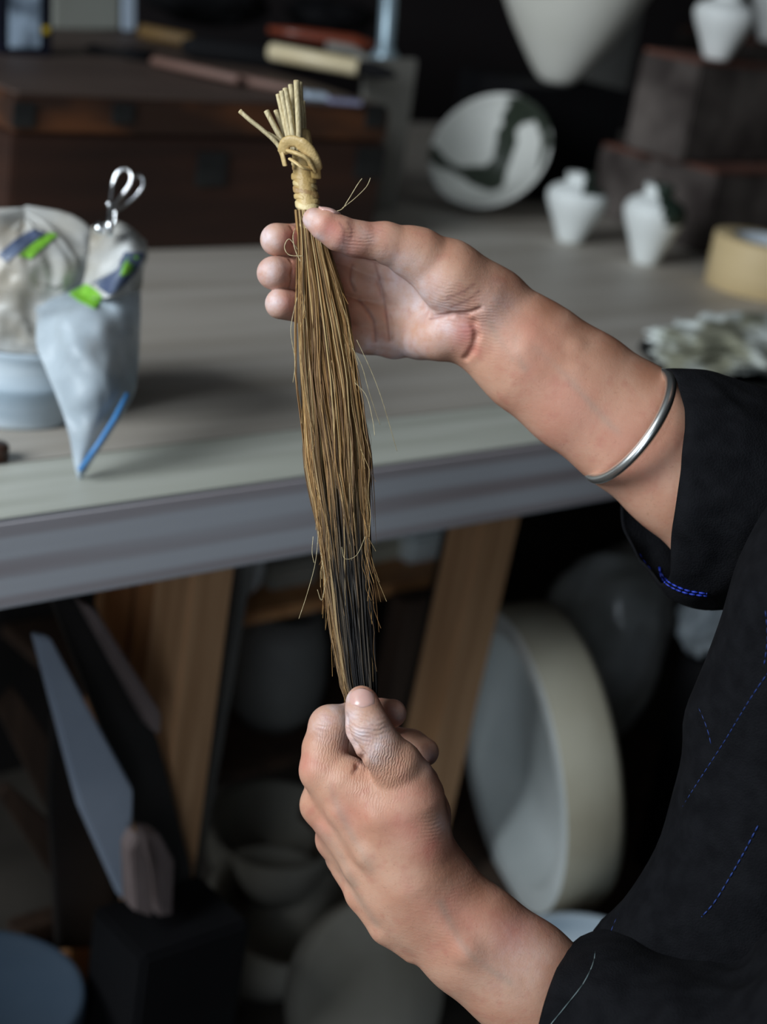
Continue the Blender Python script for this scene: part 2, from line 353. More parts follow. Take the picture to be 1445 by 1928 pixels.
# left wall, with the window the daylight comes through
wl = bpy.data.objects.new('wall_left', None)
def ring_wall(s0, s1, n0, n1, z0, z1, a0, a1, b0, b1, name, material):
    bm = bmesh.new()
    def q(s, n, z): return Vector(sn(s, n, z))
    for (c0, c1, d0, d1) in ((n0, a0, z0, z1), (a1, n1, z0, z1), (a0, a1, z0, b0), (a0, a1, b1, z1)):
        mtx = Matrix.Translation(q((s0+s1)/2, (c0+c1)/2, (d0+d1)/2)) @ Matrix.Rotation(YAW, 4, 'Z') @ Matrix.Diagonal((s1-s0, c1-c0, d1-d0, 1))
        bmesh.ops.create_cube(bm, size=1, matrix=mtx)
    me = bpy.data.meshes.new('m'); bm.to_mesh(me); bm.free(); return struct(name, link(name, me, material, smooth=False))
bpy.data.objects.remove(wl)
ring_wall(S_WIN-0.15, S_WIN-0.05, -2.3, NB, 0, 3.0, 0.42, 1.48, 1.38, 2.62, 'wall_left', 'wall_pale')
ring_wall(S_WIN-0.16, S_WIN-0.04, 0.38, 1.52, 1.34, 2.66, 0.45, 1.45, 1.41, 2.59, 'window_1', 'blue_white')

rbox('door_1', S_WIN-0.05, S_WIN-0.01, -1.45, -0.35, 0.0, 2.05, 'blue_white', .004)  # added pale panel backing the fill light, on a solid wall

# ------------------------------------------------------------------ work table
NT0, NT1, NTB, ZL = 1.002, 1.103, 2.65, TZ-0.076
tab = thing('work_table', sn(1.2, 1.5, 0), 'long pale wooden work table with thick grained front edge', 'table', rz=YAW)
def sbox(name, s0, s1, n0, n1, z0, z1, material, parent, bev=0.003):
    return box(name, sn((s0+s1)/2, (n0+n1)/2, (z0+z1)/2), (s1-s0, n1-n0, z1-z0), material, parent, bev=bev)
sbox('front_board', 0.0, 3.0, NT0, NT1-0.001, ZL, TZ, 'pine', tab, 0.004)
o = sbox('front_strip', 0.0, 3.0, NT0+0.002, NT1-0.002, TZ-0.001, TZ+0.0006, 'pine_top', tab, 0)
o['label'] = 'greenish grey worn strip along the front of the top'
sbox('tabletop', 0.0, 3.0, NT1+0.001, NTB, TZ-0.03, TZ-0.0003, 'ply', tab, 0.002)
def post(name, x0, y0, x1, y1, wpx, n, th, material, parent=None, z0=0.0, ztop=None):
    """Upright or slightly leaning timber seen from (x0,y0) to (x1,y1) on the plane n, carried on down to the floor."""
    a = pn(x0, y0, n); b = pn(x1, y1, n); d = (b-a)
    zt = ztop if ztop is not None else a[2]
    a = a+d*((zt-a[2])/d[2]); b = a+d*((z0-a[2])/d[2])
    L = np.linalg.norm(a-b); w = wpx/ppm(a); zax = (a-b)/L; yax = N; xax = np.cross(yax, zax); xax /= np.linalg.norm(xax)
    yax = np.cross(zax, xax); c = (a+b)/2+N*th/2
    mt = Matrix(((xax[0], yax[0], zax[0], c[0]), (xax[1], yax[1], zax[1], c[1]), (xax[2], yax[2], zax[2], c[2]), (0, 0, 0, 1)))
    o = link(name, bevel_box(w, th, L, 0.0025), material, parent, smooth=False)
    o.matrix_basis = (parent.matrix_world.inverted() @ mt) if parent else mt
    return o
post('leg', 402, 1090, 372, 1330, 100, 1.12, 0.06, 'post', tab, ztop=ZL+0.04)
post('leg', 945, 985, 842, 1440, 104, 1.12, 0.05, 'post', tab, ztop=ZL+0.04)
tag(post('timber_board', 300, 1100, 283, 1240, 74, 1.20, 0.03, 'orange_wood', ztop=0.73), 'orange timber board standing behind the left table leg', 'board')
tag(post('timber_board', 226, 1110, 212, 1240, 62, 1.205, 0.02, 'orange_wood', ztop=0.73), 'narrow orange timber board furthest left of the upright boards', 'board')
tag(post('timber_board', 448, 1180, 408, 1420, 30, 1.22, 0.04, 'dull_grey', ztop=0.66), 'thin grey board just right of the left table leg', 'board')
tag(post('timber_board', 800, 1090, 745, 1390, 78, 1.31, 0.03, 'brown_wood', ztop=pn(800, 1128, 1.31)[2]), 'dark brown board standing left of the right table leg', 'board')
tag(post('timber_board', 872, 1020, 790, 1390, 26, 1.24, 0.03, 'dark_wood', ztop=0.72), 'slim near-black board beside the right table leg', 'board')
# leaning sheets at the left
lb = thing('leaning_board', pn(250, 1360, 1.10)*[1, 1, 0], 'black board leaning diagonally with a faded pinkish edge', 'board')
slab('panel', [(100, 1130), (172, 1120), (300, 1395), (362, 1640), (362, 1672), (300, 1672), (205, 1400)], 1.10, 0.012, 'dark_wood', lb)
slab('edge_strip', [(158, 1138), (182, 1150), (306, 1345), (304, 1385), (290, 1378)], 1.075, 0.02, 'pink_wood', lb)
tag(slab('grey_board', [(66, 1196), (96, 1202), (252, 1488), (247, 1700), (228, 1690), (152, 1520)], 1.06, 0.010, 'grey_wood'), 'blue-grey sheet of board leaning under the table', 'board')
tag(slab('offcut_plank', [(247, 1600), (262, 1572), (284, 1640), (289, 1728), (252, 1715)], 1.02, 0.02, 'pink_wood'), 'short grey offcut, the left one of two under the table', 'plank')
tag(slab('offcut_plank', [(272, 1566), (302, 1572), (330, 1622), (326, 1725), (300, 1728), (289, 1640)], 1.045, 0.02, 'pink_wood'), 'short grey offcut, the right one of two, notched at its top', 'plank')
tag(slab('brown_board', [(0, 1340), (30, 1300), (120, 1430), (166, 1550), (162, 1660), (130, 1600)], 1.32, 0.015, 'brown_wood'), 'dark brown board leaning at the far left under the table', 'board')
tag(slab('brown_board', [(0, 1500), (20, 1480), (110, 1560), (182, 1722), (150, 1728)], 1.30, 0.015, 'brown_wood'), 'dark board leaning against the wooden crate', 'board')
tag(slab('dark_board', [(104, 1350), (170, 1410), (262, 1560), (262, 1780), (112, 1790), (96, 1500)], 1.186, 0.012, 'dark_wood'), 'near-black sheet of board standing behind the blue-grey one', 'board')  # added sheet, blacks out the lower ends of the orange boards
cr = thing('wooden_crate', on(90, 1860, 0), 'dark brown wooden crate on the floor with a paler rim', 'crate', rz=YAW)
slab('side_panel', [(40, 1775), (182, 1735), (180, 1850), (100, 1900), (40, 1900)], 1.26, 0.012, 'brown_wood', cr)
slab('rim', [(38, 1758), (184, 1712), (184, 1738), (38, 1784)], 1.25, 0.03, 'brown_wood', cr)
# blue-grey drum at the bottom left
def place_lathe(name, prof, loc, material, label=None, cat=None, parent=None, rot=None, seg=48, glaze=None, group=None, wob=0):
    o = link(name, lathe_me(prof, seg, glaze, wob), material, None)
    mw = Matrix.Translation(Vector(loc)) @ (rot if rot is not None else Matrix.Identity(4))
    if parent: o.parent = parent; o.matrix_basis = parent.matrix_world.inverted() @ mw
    else: o.matrix_basis = mw
    if label: tag(o, label, cat, group)
    return o
dl = on(-28, 1868, 0.30); rd = 190/ppm(dl)
dr = thing('plastic_drum', dl*[1, 1, 0], 'blue-grey round drum with a flat lid on the floor', 'drum')
place_lathe('body', [(0, 0), (rd*.86, 0), (rd*.9, .01), (rd*.95, .27), (rd*.95, .28), (0, .28)], dl*[1, 1, 0], 'blue_plastic', parent=dr)
place_lathe('lid', [(0, .30), (rd*.9, .30), (rd*.93, .305), (rd, .3), (rd, .275), (rd*.97, .272), (rd*.96, .276), (0, .276)], dl*[1, 1, 0], 'blue_plastic', parent=dr)

# ------------------------------------------------------------------ shelves and plaster moulds under the table
def shelf_z(x, y, n): return pn(x, y, n)[2]
zs1 = shelf_z(600, 1148, 1.36); zs2 = shelf_z(480, 1462, 1.36)
sA = pn(430, 1200, 1.36)@T-0.02; sB = pn(880, 1200, 1.36)@T+0.02
rk = thing('shelf_rack', sn((sA+sB)/2, 1.6, 0), 'rough wooden shelf rack holding plaster moulds under the table', 'shelf', rz=YAW)
sbox('shelf_board', sA, sB, 1.38, 1.85, zs1-0.015, zs1, 'orange_wood', rk)
sbox('shelf_board', sA, sB, 1.38, 1.85, zs2-0.018, zs2, 'brown_wood', rk)
sbox('back_board', sA, sB, 1.86, 1.88, 0.0, 0.74, 'dark_wood', rk)
sbox('side_post', sA-0.03, sA-0.001, 1.38, 1.42, 0.0, 0.74, 'brown_wood', rk)
sbox('side_post', sB+0.001, sB+0.03, 1.38, 1.42, 0.0, 0.74, 'brown_wood', rk)
def block(name, x0, y0, x1, y1, n, d, material, label, cat, z=None, group=None, bev=0.006):
    """Upright block whose near face spans the pixel box on plane n; it stands at height z."""
    a = pn(x0, y1, n); b = pn(x1, y1, n); c = pn((x0+x1)/2, y0, n)
    zb = z if z is not None else min(a[2], b[2]); hh = c[2]-zb; w = (b-a)@T
    p = (a+b)/2; o = box(name, sn(p@T, n+d/2, zb+hh/2), (w, d, hh), material, bev=bev)
    return tag(o, label, cat, group)
g = 'plaster moulds on the top shelf'
block('plaster_mould', 505, 1062, 592, 1150, 1.42, 0.12, 'plaster_grey', 'grey block mould at the left of the top shelf', 'mould', zs1, g)
block('plaster_mould', 680, 1020, 752, 1118, 1.44, 0.14, 'plaster', 'narrow cream block mould, middle of the top shelf', 'mould', zs1, g)
block('plaster_mould', 762, 1008, 850, 1112, 1.42, 0.14, 'plaster_in', 'whiter block mould at the right of the top shelf', 'mould', zs1, g)
def crumple(name, c, rx, ry, rz, material, label=None, cat=None, amp=0.2, parent=None, seed=0, sub=4, zmin=None, fold=3.0, rot=None):
    from mathutils import noise
    bm = bmesh.new(); bmesh.ops.create_icosphere(bm, subdivisions=sub, radius=1)
    for v in bm.verts:
        q = v.co.copy(); n1 = noise.fractal(q*fold*0.6+Vector((seed, 3, 1)), 0.8, 2.0, 4); n2 = abs(noise.noise(q*fold+Vector((1, seed, 7))))
        s = 1+amp*(n1*0.7-n2*1.1+0.25)
        v.co = Vector((q.x*rx*s, q.y*ry*s, q.z*rz*s))
        if zmin is not None: v.co.z = max(v.co.z, zmin)
    me = bpy.data.meshes.new('m'); bm.to_mesh(me); bm.free(); o = link(name, me, material)
    mw = Matrix.Translation(Vector(c)) @ (rot if rot is not None else Matrix.Rotation(YAW, 4, 'Z'))
    if parent: o.parent = parent; o.matrix_basis = parent.matrix_world.inverted() @ mw
    else: o.matrix_basis = mw
    if label: tag(o, label, cat)
    return o
c = pn(484, 1105, 1.40); crumple('small_bag', sn(c@T, 1.43, zs1+0.037), .018, .03, .037, 'poly', 'small pinkish white plastic bag at the left end of the top shelf', 'bag', 0.3, seed=2, sub=3)
c = pn(590, 1240, 1.45); crumple('plastic_bag', sn(c@T, 1.62, zs2+0.125), .045, .06, .125, 'poly2', 'grey-white plastic bag standing upright on the middle shelf', 'bag', 0.35, seed=5)
c = pn(512, 1400, 1.46)
rp = 95/ppm(c)
place_lathe('grey_pot', [(0, 0), (rp*.6, 0), (rp*.95, .03), (rp, .07), (rp*.92, .12), (rp*.7, .16), (rp*.6, .155), (rp*.8, .11), (rp*.85, .04), (0, .02)], sn(c@T, 1.47, zs2), 'dull_grey', 'dull grey round pot in shadow on the middle shelf', 'pot')
c = pn(500, 1470, 1.36); r1 = 128/ppm(c)
# stacked dish moulds between the left leg and the lower hand
def dish(x, y, wpx, n, hh, material, name, label, cat='mould', tiltx=0, tilty=0, group=None, wall=.012):
    c = pn(x, y, n); r = wpx/2/ppm(c)
    prof = [(0, 0), (r*.62, 0), (r*.72, .004), (r*.97, hh*.55), (r, hh), (r-.006, hh+.003), (r-wall, hh), (r*.70, hh*.3), (0, hh*.2)]
    return place_lathe(name, prof, c-Z*hh*.6, material, label, cat, rot=Matrix.Rotation(tiltx, 4, 'X') @ Matrix.Rotation(tilty, 4, 'Y'), group=group)
g = 'dish moulds stacked on the floor'
dish(515, 1585, 262, 1.36, .085, 'plaster_grey', 'dish_mould', 'grey plaster dish mould, upper one beside the table leg', tiltx=.15, group=g)
dish(500, 1725, 290, 1.28, .10, 'plaster_grey', 'dish_mould', 'chipped grey dish mould lying tilted below the upper one', tiltx=.25, tilty=.2, group=g)
c = pn(672, 1868, 1.06); r = 172/ppm(c)
rt = Matrix.Rotation(YAW, 4, 'Z') @ Matrix.Rotation(radians(62), 4, 'X')
place_lathe('plaster_disc', [(0, 0), (r-.004, 0), (r, .004), (r, .03), (r-.005, .034), (0, .034)], c, 'plaster_grey', 'large grey plaster disc propped on edge on the floor', 'mould', rot=rt, seg=64)
# big tray-shaped mould on edge
tm = thing('tray_mould', on(1000, 1800, 0), 'big cream round plaster tray mould standing on its edge', 'mould')
def frame_mat(origin, zdir, xhint):
    z = np.array(zdir, float); z /= np.linalg.norm(z); x = np.array(xhint, float); x -= z*(x@z); x /= np.linalg.norm(x); y = np.cross(z, x)
    return Matrix(((x[0], y[0], z[0], origin[0]), (x[1], y[1], z[1], origin[1]), (x[2], y[2], z[2], origin[2]), (0, 0, 0, 1)))
hw = .064; axis = -RR*0.95+(-F)*0.25+UU*(-0.12); axis /= np.linalg.norm(axis)
c = P(960, 1432, 1.92); rx = 292/ppm(c); c = c-axis*hw
ft = frame_mat(c, axis, UU)
prof = [(0, -.03), (rx*.93, -.03), (rx, -.02), (rx, hw-.004), (rx-.004, hw), (rx-.03, hw), (rx-.036, hw-.006), (rx-.05, .012), (rx*.6, .0), (0, -.004)]
outer = [(0, -.008), (rx*.90, -.008), (rx*.97, -.004), (rx, .006), (rx, hw-.004), (rx-.004, hw)]
inner = [(rx-.0035, hw+.0002), (rx-.028, hw+.0002), (rx-.034, hw-.006), (rx-.05, .016), (rx*.6, .006), (0, .002)]
place_lathe('outer_wall', outer, (0, 0, 0), 'plaster', parent=tm, rot=ft, seg=72)
place_lathe('inner_face', inner, (0, 0, 0), 'plaster_in', parent=tm, rot=ft, seg=72)['label'] = 'chalky blue-white hollow face'
c = P(1122, 1225, 2.15)
crumple('wrapped_bundle', c, .084, .08, .165, 'poly2', 'pot wrapped in dusty clear plastic behind the tray mould', 'bundle', 0.16, seed=9, rot=Matrix.Rotation(radians(14), 4, 'Y'))
c = on(1122, 1818, .28); place_lathe('white_tub', [(0, 0), (.075, 0), (.08, .01), (.090, .27), (.094, .272), (.094, .28), (.086, .28), (.075, .02), (0, .015)], c*[1, 1, 0], 'bucket', 'pale blue-white tub on the floor behind the lower forearm', 'tub')
c = P(1342, 1160, 1.95); crumple('pale_bag', c, .05, .03, .05, 'poly3', 'pale blue plastic bag glimpsed below the upper sleeve', 'bag', 0.2, seed=4)
block('plaster_piece', 815, 1385, 868, 1440, 1.40, .05, 'plaster_in', 'small pale plaster piece on the lower shelf beside the right table leg', 'mould', zs2+.0005)
x_ = pn(240, 1800, .99)@T; tag(box('storage_box', sn(x_+.085, 1.045, .184), (.12, .09, .368), 'black', bev=.004), 'black storage box on the floor carrying the grey offcuts', 'box')
bn = thing('low_bench', sn(1.5, 1.15, 0), 'low dark bench under the table carrying the tray mould', 'bench', rz=YAW)
sbox('bench_top', 1.20, 1.78, .97, 1.36, .172, .196, 'brown_wood', bn)
for s_, n_ in ((1.24, 1.0), (1.74, 1.0), (1.24, 1.33), (1.74, 1.33)): sbox('leg', s_-.018, s_+.018, n_-.018, n_+.018, 0, .171, 'brown_wood', bn)
tag(box('wooden_block', sn(1.555, 1.22, .211), (.17, .15, .028), 'brown_wood'), 'dark wooden block under the plastic-wrapped pot', 'block')
ps = sn(1.535, 1.035, .197)
place_lathe('canister', [(0, 0), (.034, 0), (.036, .003), (.036, .25), (.037, .252), (.037, .288), (.034, .293), (0, .293)], ps, 'black', 'tall black canister on the bench under the pale blue bag', 'canister')

# ------------------------------------------------------------------ chest on the table
NC = 1.715
cL = pn(22, 300, NC)@T; cR = pn(722, 300, NC)@T; zc = pn(400, 188, NC)[2]
CH = zc-TZ; CD = 0.62
ch = thing('wooden_chest', sn((cL+cR)/2, NC+CD/2, TZ), 'dark red-brown wooden chest with iron corners on the table', 'chest', rz=YAW)
sbox('body', cL, cR, NC, NC+CD, TZ, zc-0.048, 'chest', ch, .003)
sbox('lid', cL, cR, NC-.001, NC+CD, zc-0.046, zc-.004, 'chest_band', ch, .003)
sbox('lid_panel', cL+.004, cR-.004, NC+.004, NC+CD-.004, zc-.004, zc, 'chest_top', ch, .001)
def plate(x0, y0, x1, y1, nm='iron_plate', th=.003, material='iron', parent=None):
    a = pn(x0, y0, NC); b = pn(x1, y1, NC)
    return sbox(nm, min(a@T, b@T), max(a@T, b@T), NC-.001-th, NC-.001, min(a[2], b[2]), max(a[2], b[2]), material, parent or ch, .0008)
plate(24, 192, 62, 240); plate(212, 192, 248, 232); plate(690, 196, 720, 240); plate(672, 275, 716, 335)
lt = plate(372, 285, 420, 350, 'latch'); plate(30, 395, 70, 450)
# things on the chest top
def onc(x, y): return on(x, y, zc)
dv = thing('handheld_device', onc(50, 108), 'black handheld device with a pale blue display on the chest', 'device', rz=YAW)
nD = onc(50, 105)@N
def upr(name, pts, n, th, m, parent): return slab(name, pts, n, th, m, parent, bev=.0015)
upr('body', [(2, -60), (100, -60), (98, 100), (90, 112), (8, 112), (0, 100)], nD, .02, 'black_gloss', dv)
upr('display', [(18, -40), (76, -40), (76, 90), (17, 90)], nD-.001, .0015, 'screen', dv)
upr('button', [(82, 50), (94, 50), (94, 64), (82, 64)], nD-.003, .004, 'yellow', dv)
nP = onc(160, 56)@N
tag(slab('card_block', [(103, -80), (226, -80), (226, 56), (103, 56)], nP, .03, 'paper'), 'grey-beige card box standing on the chest beside the device', 'box')
tag(slab('paper_roll', [(233, -80), (256, -80), (256, 58), (233, 58)], nP, .012, 'blue_white'), 'thin pale blue strip of paper standing on the chest', 'paper')
def rod(name, p0, p1, r, material, label=None, cat=None, parent=None, group=None, lift=None, prof=None, seg=12, flat=None):
    a = onc(*p0)+Z*(lift if lift is not None else r); b = onc(*p1)+Z*(lift if lift is not None else r)
    prof = prof or [(0, .7), (.03, 1), (.97, 1), (1, .7)]
    o = link(name, tube_me([a+(b-a)*t for t, _ in prof], [r*k for _, k in prof], seg, flat=flat), material)
    if parent: o.parent = parent; o.matrix_basis = parent.matrix_world.inverted()
    if label: tag(o, label, cat, group)
    return o
gb = 'brushes and tools lying on the chest'
hb = thing('hand_brush', onc(600, 150), 'cream-handled brush with black bristles lying on the chest', 'brush', gb)
rod('handle', (502, 136), (672, 168), .0125, 'cream_handle', parent=hb, lift=.03)
rod('bristles', (672, 168), (742, 182), .012, 'black', parent=hb, lift=.03, prof=[(0, .9), (.4, 1.0), (.8, .6), (1, .12)])
rod('lacquer_stick', (500, 98), (700, 128), .010, 'red_lacquer', 'red-brown lacquered stick behind the cream brush', 'stick', group=gb, lift=.035, prof=[(0, .5), (.3, 1), (.8, 1.2), (1, .5)])
rod('wooden_rod', (285, 128), (450, 165), .007, 'rod', 'pinkish brown rod at the front of the tools on the chest', 'rod', group=gb, lift=.010)
rod('wooden_rod', (440, 158), (560, 182), .007, 'rod', 'short pinkish rod below the cream brush handle', 'rod', group=gb, lift=.0075)
rod('ink_brush', (160, 102), (290, 118), .008, 'black', 'thin black ink brush nearest the device', 'brush', group=gb, prof=[(0, .2), (.1, .9), (.3, .5), (.55, .6), (.62, 1.2), (1, 1.1)])
rod('black_brush', (340, 108), (640, 148), .016, 'black', 'thick black brush lying behind the pinkish rods', 'brush', group=gb, prof=[(0, .6), (.08, 1), (.6, 1.1), (.9, .7), (1, .3)])
rod('ochre_stick', (262, 72), (362, 92), .011, 'ochre', 'ochre wooden stick in front of the black pouch', 'stick', group=gb)
c = onc(390, 48); crumple('black_pouch', c+Z*.045, .12, .06, .045, 'black', 'large black cloth pouch at the back of the chest', 'pouch', .25, seed=3, zmin=-.044)
c = onc(620, 60); crumple('dark_cloth', c+Z*.03, .09, .05, .03, 'black', 'dark cloth lying behind the red-brown stick', 'cloth', .3, seed=8, zmin=-.029)
def flatcard(name, x, y, w, d, h, material, label, cat):
    p = onc(x, y); o = box(name, p+Z*(h/2+.0005), (w, d, h), material, rz=YAW-.25, bev=.001); return tag(o, label, cat)
flatcard('blue_card', 592, 186, .03, .022, .008, 'blue_white', 'small pale blue label card at the chest front edge', 'card')
flatcard('lilac_card', 648, 196, .045, .018, .006, 'lilac', 'lilac card strip at the chest front edge', 'card')
# stand and board to the right of the chest
pb = sn(pn(740, 300, 2.0)@T, 2.0, TZ)
tag(slab('backing_board', [(690, 112), (788, 112), (764, 300), (746, 402), (680, 402)], 1.9, .012, 'panel'), 'grey-beige board standing upright behind the chest', 'board')
ms = thing('metal_stand', sn(pn(730, 90, 2.0)@T, 2.0, TZ), 'pale steel rod stand with a clamp behind the chest', 'stand')
a = pn(724, 130, 2.0); b = pn(740, -120, 2.0)
o = link('rod', tube_me([sn(a@T, 2.0, TZ), a, b], .0125, 14), 'steel'); o.parent = ms; o.matrix_basis = ms.matrix_world.inverted()
o = link('clamp', tube_me([a+UU*.005, a+UU*.02, a+UU*.03], [.02, .022, .016], 14), 'steel'); o.parent = ms; o.matrix_basis = ms.matrix_world.inverted()
o = link('arm', tube_me([a+UU*.012, a-RR*.03+UU*.014, a-RR*.05+UU*.03, a-RR*.09+UU*.036], .008, 10), 'panel'); o.parent = ms; o.matrix_basis = ms.matrix_world.inverted()
o = link('base', lathe_me([(0, 0), (.05, 0), (.05, .01), (.02, .014), (0, .014)]), 'iron'); o.parent = ms; o.matrix_basis = ms.matrix_world.inverted() @ Matrix.Translation(Vector(sn(a@T, 2.0, TZ)))

# ------------------------------------------------------------------ pots
def vase_at(x, ybot, ytop, wpx, prof, material, name, label, z=TZ, glaze=None, group=None, n=None, cat='vase', tilt=0):
    """prof: (radius as share of half width, height as share of height)"""
    c = on(x, ybot, z) if n is None else sn(pn(x, ybot, n)@T, n, z)
    k = ppm(c); hh = (ybot-ytop)/k*1.0; r = wpx/2/k
    pr = smoothprof([(a*r, b*hh) for a, b in prof], 44); pr[:, 0] = np.maximum(pr[:, 0], 0); pr[0, 0] = 0; pr[-1, 0] = 0
    return place_lathe(name, [tuple(q) for q in pr], c, material, label, cat, glaze=glaze, group=group)
TEAR = [(0, 0), (.36, 0), (.42, .03), (.66, .28), (.90, .50), (1, .64), (.97, .72), (.82, .80), (.58, .85), (.46, .88), (.44, .93), (.50, 1.0), (.42, 1.0), (.37, .93), (.36, .8), (0, .7)]
def gl_neck(co): return 0.75 if co.z > .080 and co.x > 0.004 else (0.3 if co.z > .078 else -1)
gv = 'small white vases on the table'
vase_at(1072, 455, 328, 114, TEAR, 'vase_glaze', 'small_vase', 'small white teardrop vase left of its twin on the table', glaze=gl_neck, group=gv)
vase_at(1214, 495, 348, 116, TEAR, 'vase_glaze', 'small_vase', 'small white teardrop vase with dark green at its neck', glaze=lambda c: .8 if c.z > .066 and c.x > -.004+(.10-c.z)*.4 else -1, group=gv)
zb = pn(1045, 168, 1.93)[2]
tag(box('black_stand', sn(pn(1050, 250, 1.98)@T, 2.03, (TZ+zb-.0)/2), (.26, .16, zb-TZ), 'black', bev=.004), 'black box carrying the large cream vase', 'box')
vase_at(1045, 172, -170, 300, [(0, 0), (.16, .0), (.24, .02), (.42, .12), (.72, .32), (.95, .52), (1, .62), (.93, .74), (.7, .84), (.4, .89), (.32, .93), (.36, 1.), (.3, 1.), (.26, .92), (0, .8)],
        'cream_clay', 'large_vase', 'large cream vase with a narrow foot standing on the black box', z=zb, n=2.0)
# tilted bowl
bc = on(905, 400, TZ); bd = dep(bc); ctr = P(922, 282, bd-.02); rb = 121/ppm(ctr)
bm_ = frame_mat(ctr, -F*.86+UU*.30-RR*.33, UU)
pr = [(0, -.092), (rb*.26, -.092), (rb*.30, -.088), (rb*.62, -.052), (rb*.93, -.012), (rb, 0), (rb-.003, .002), (rb-.006, 0), (rb*.88, -.014), (rb*.56, -.052), (rb*.24, -.078), (0, -.082)]
pr = smoothprof(pr, 60); pr[:, 0] = np.maximum(pr[:, 0], 0)
def gl_bowl(co):
    if co.z < -.088: return -1
    x, y = co.y/rb, co.x/rb          # local: x = up in frame, y = sideways
    u = -x; v = y   # right, up as seen from the front
    d = 9
    pts = [(-.9, -.02), (-.68, -.07), (-.4, -.12), (-.14, -.08), (-.02, .18), (.05, .42), (.19, .66), (.45, .74), (.68, .62), (.84, .35), (.86, .1), (.82, -.16)]
    for (a, b), (c2, d2) in zip(pts[:-1], pts[1:]):
        px, py = c2-a, d2-b; t = max(0, min(1, ((u-a)*px+(v-b)*py)/(px*px+py*py))); d = min(d, math.hypot(u-a-px*t, v-b-py*t))
    return 0.86-d*2.2
bw = place_lathe('tilted_bowl', [tuple(q) for q in pr], (0, 0, 0), 'bowl_glaze', 'wide white bowl with dark green brushed glaze tilted towards us', 'bowl', rot=bm_, glaze=gl_bowl, seg=96)
# brick stack
def brick(x, y, z, size, label):
    """x, y: photo point of the bottom corner between its two seen faces"""
    p = on(x, y, z); bk = thing('brick_block', p, label, 'block', 'weathered blocks stacked at the back right', rz=YAW)
    q = sn((p@T)+size[0]/2, (p@N)+size[1]/2, z+size[2]/2-.003)
    box('core', q, (size[0], size[1], size[2]-.006), 'brick', bk, bev=.004)
    box('top_face', q+Z*(size[2]/2), (size[0]-.004, size[1]-.004, .006), 'brick_red', bk, bev=.002)
    return bk
hb1 = .118
brick(1205, 432, TZ, (.075, .12, hb1), 'reddish-topped brick block at the left foot of the stack')
brick(1318, 478, TZ, (.24, .14, hb1+.012), 'darkest and widest block in the bottom layer, beside the tape roll')
brick(1280, 306, TZ+hb1+.0125, (.20, .12, .155), 'tall weathered block on top of the brick stack')
zt3 = TZ+hb1+.0125+.155
bk_ = thing('brick_block', sn(2.73, 2.12, TZ), 'tall block at the back under the vase cut off by the corner', 'block', 'weathered blocks stacked at the back right', rz=YAW)
sbox('core', 2.65, 2.83, 2.03, 2.22, TZ, zt3-.006, 'brick', bk_)
sbox('top_face', 2.652, 2.828, 2.032, 2.218, zt3-.006, zt3, 'brick_red', bk_)
vase_at(1348, 112, -12, 116, TEAR, 'white_clay', 'small_vase', 'small white vase standing on top of the brick stack', z=zt3+.001, group=gv)
vase_at(1450, 78, -60, 110, TEAR, 'white_clay', 'small_vase', 'small white vase cut off by the top right corner', z=zt3+.001, group=gv)
tag(box('grey_tin', sn(2.53, 2.33, TZ+.195), (.16, .10, .388), 'dull_grey', bev=.004), 'tall dull grey tin behind the brick stack', 'tin')
# roll of tape
tc_ = on(1428, 545, TZ); rt_ = 102/ppm(tc_); th_ = .074
tp = thing('tape_roll', tc_, 'wide roll of cream masking tape lying flat on the table', 'tape')
place_lathe('tape', [(rt_*.68, 0), (rt_-.001, 0), (rt_, .001), (rt_, th_-.001), (rt_-.001, th_), (rt_*.68, th_)], tc_, 'tape_side', parent=tp, seg=72)
place_lathe('core', [(rt_*.679, 0), (rt_*.679, th_-.0005), (rt_*.655, th_-.001), (rt_*.655, 0), (rt_*.679, 0)], tc_, 'tape_core', parent=tp, seg=72)
# dish with a stained rag
dc = on(1350, 705, TZ)
place_lathe('shallow_dish', [(0, .0), (.05, 0), (.075, .004), (.095, .016), (.093, .018), (.073, .008), (.05, .004), (0, .004)], dc, 'iron', 'dark shallow dish under the stained rag', 'dish')
cl = crumple('stained_rag', dc+Z*.034+T*.03, .125, .07, .026, 'rag', 'crumpled white and olive stained rag in the dark dish', 'rag', .45, seed=12, sub=5, fold=2.4)
c = on(-8, 865, TZ); place_lathe('brown_cork', [(0, 0), (.010, 0), (.010, .012), (.008, .014), (0, .014)], c, 'chest_band', 'small brown cork at the left edge of the table', 'cork')

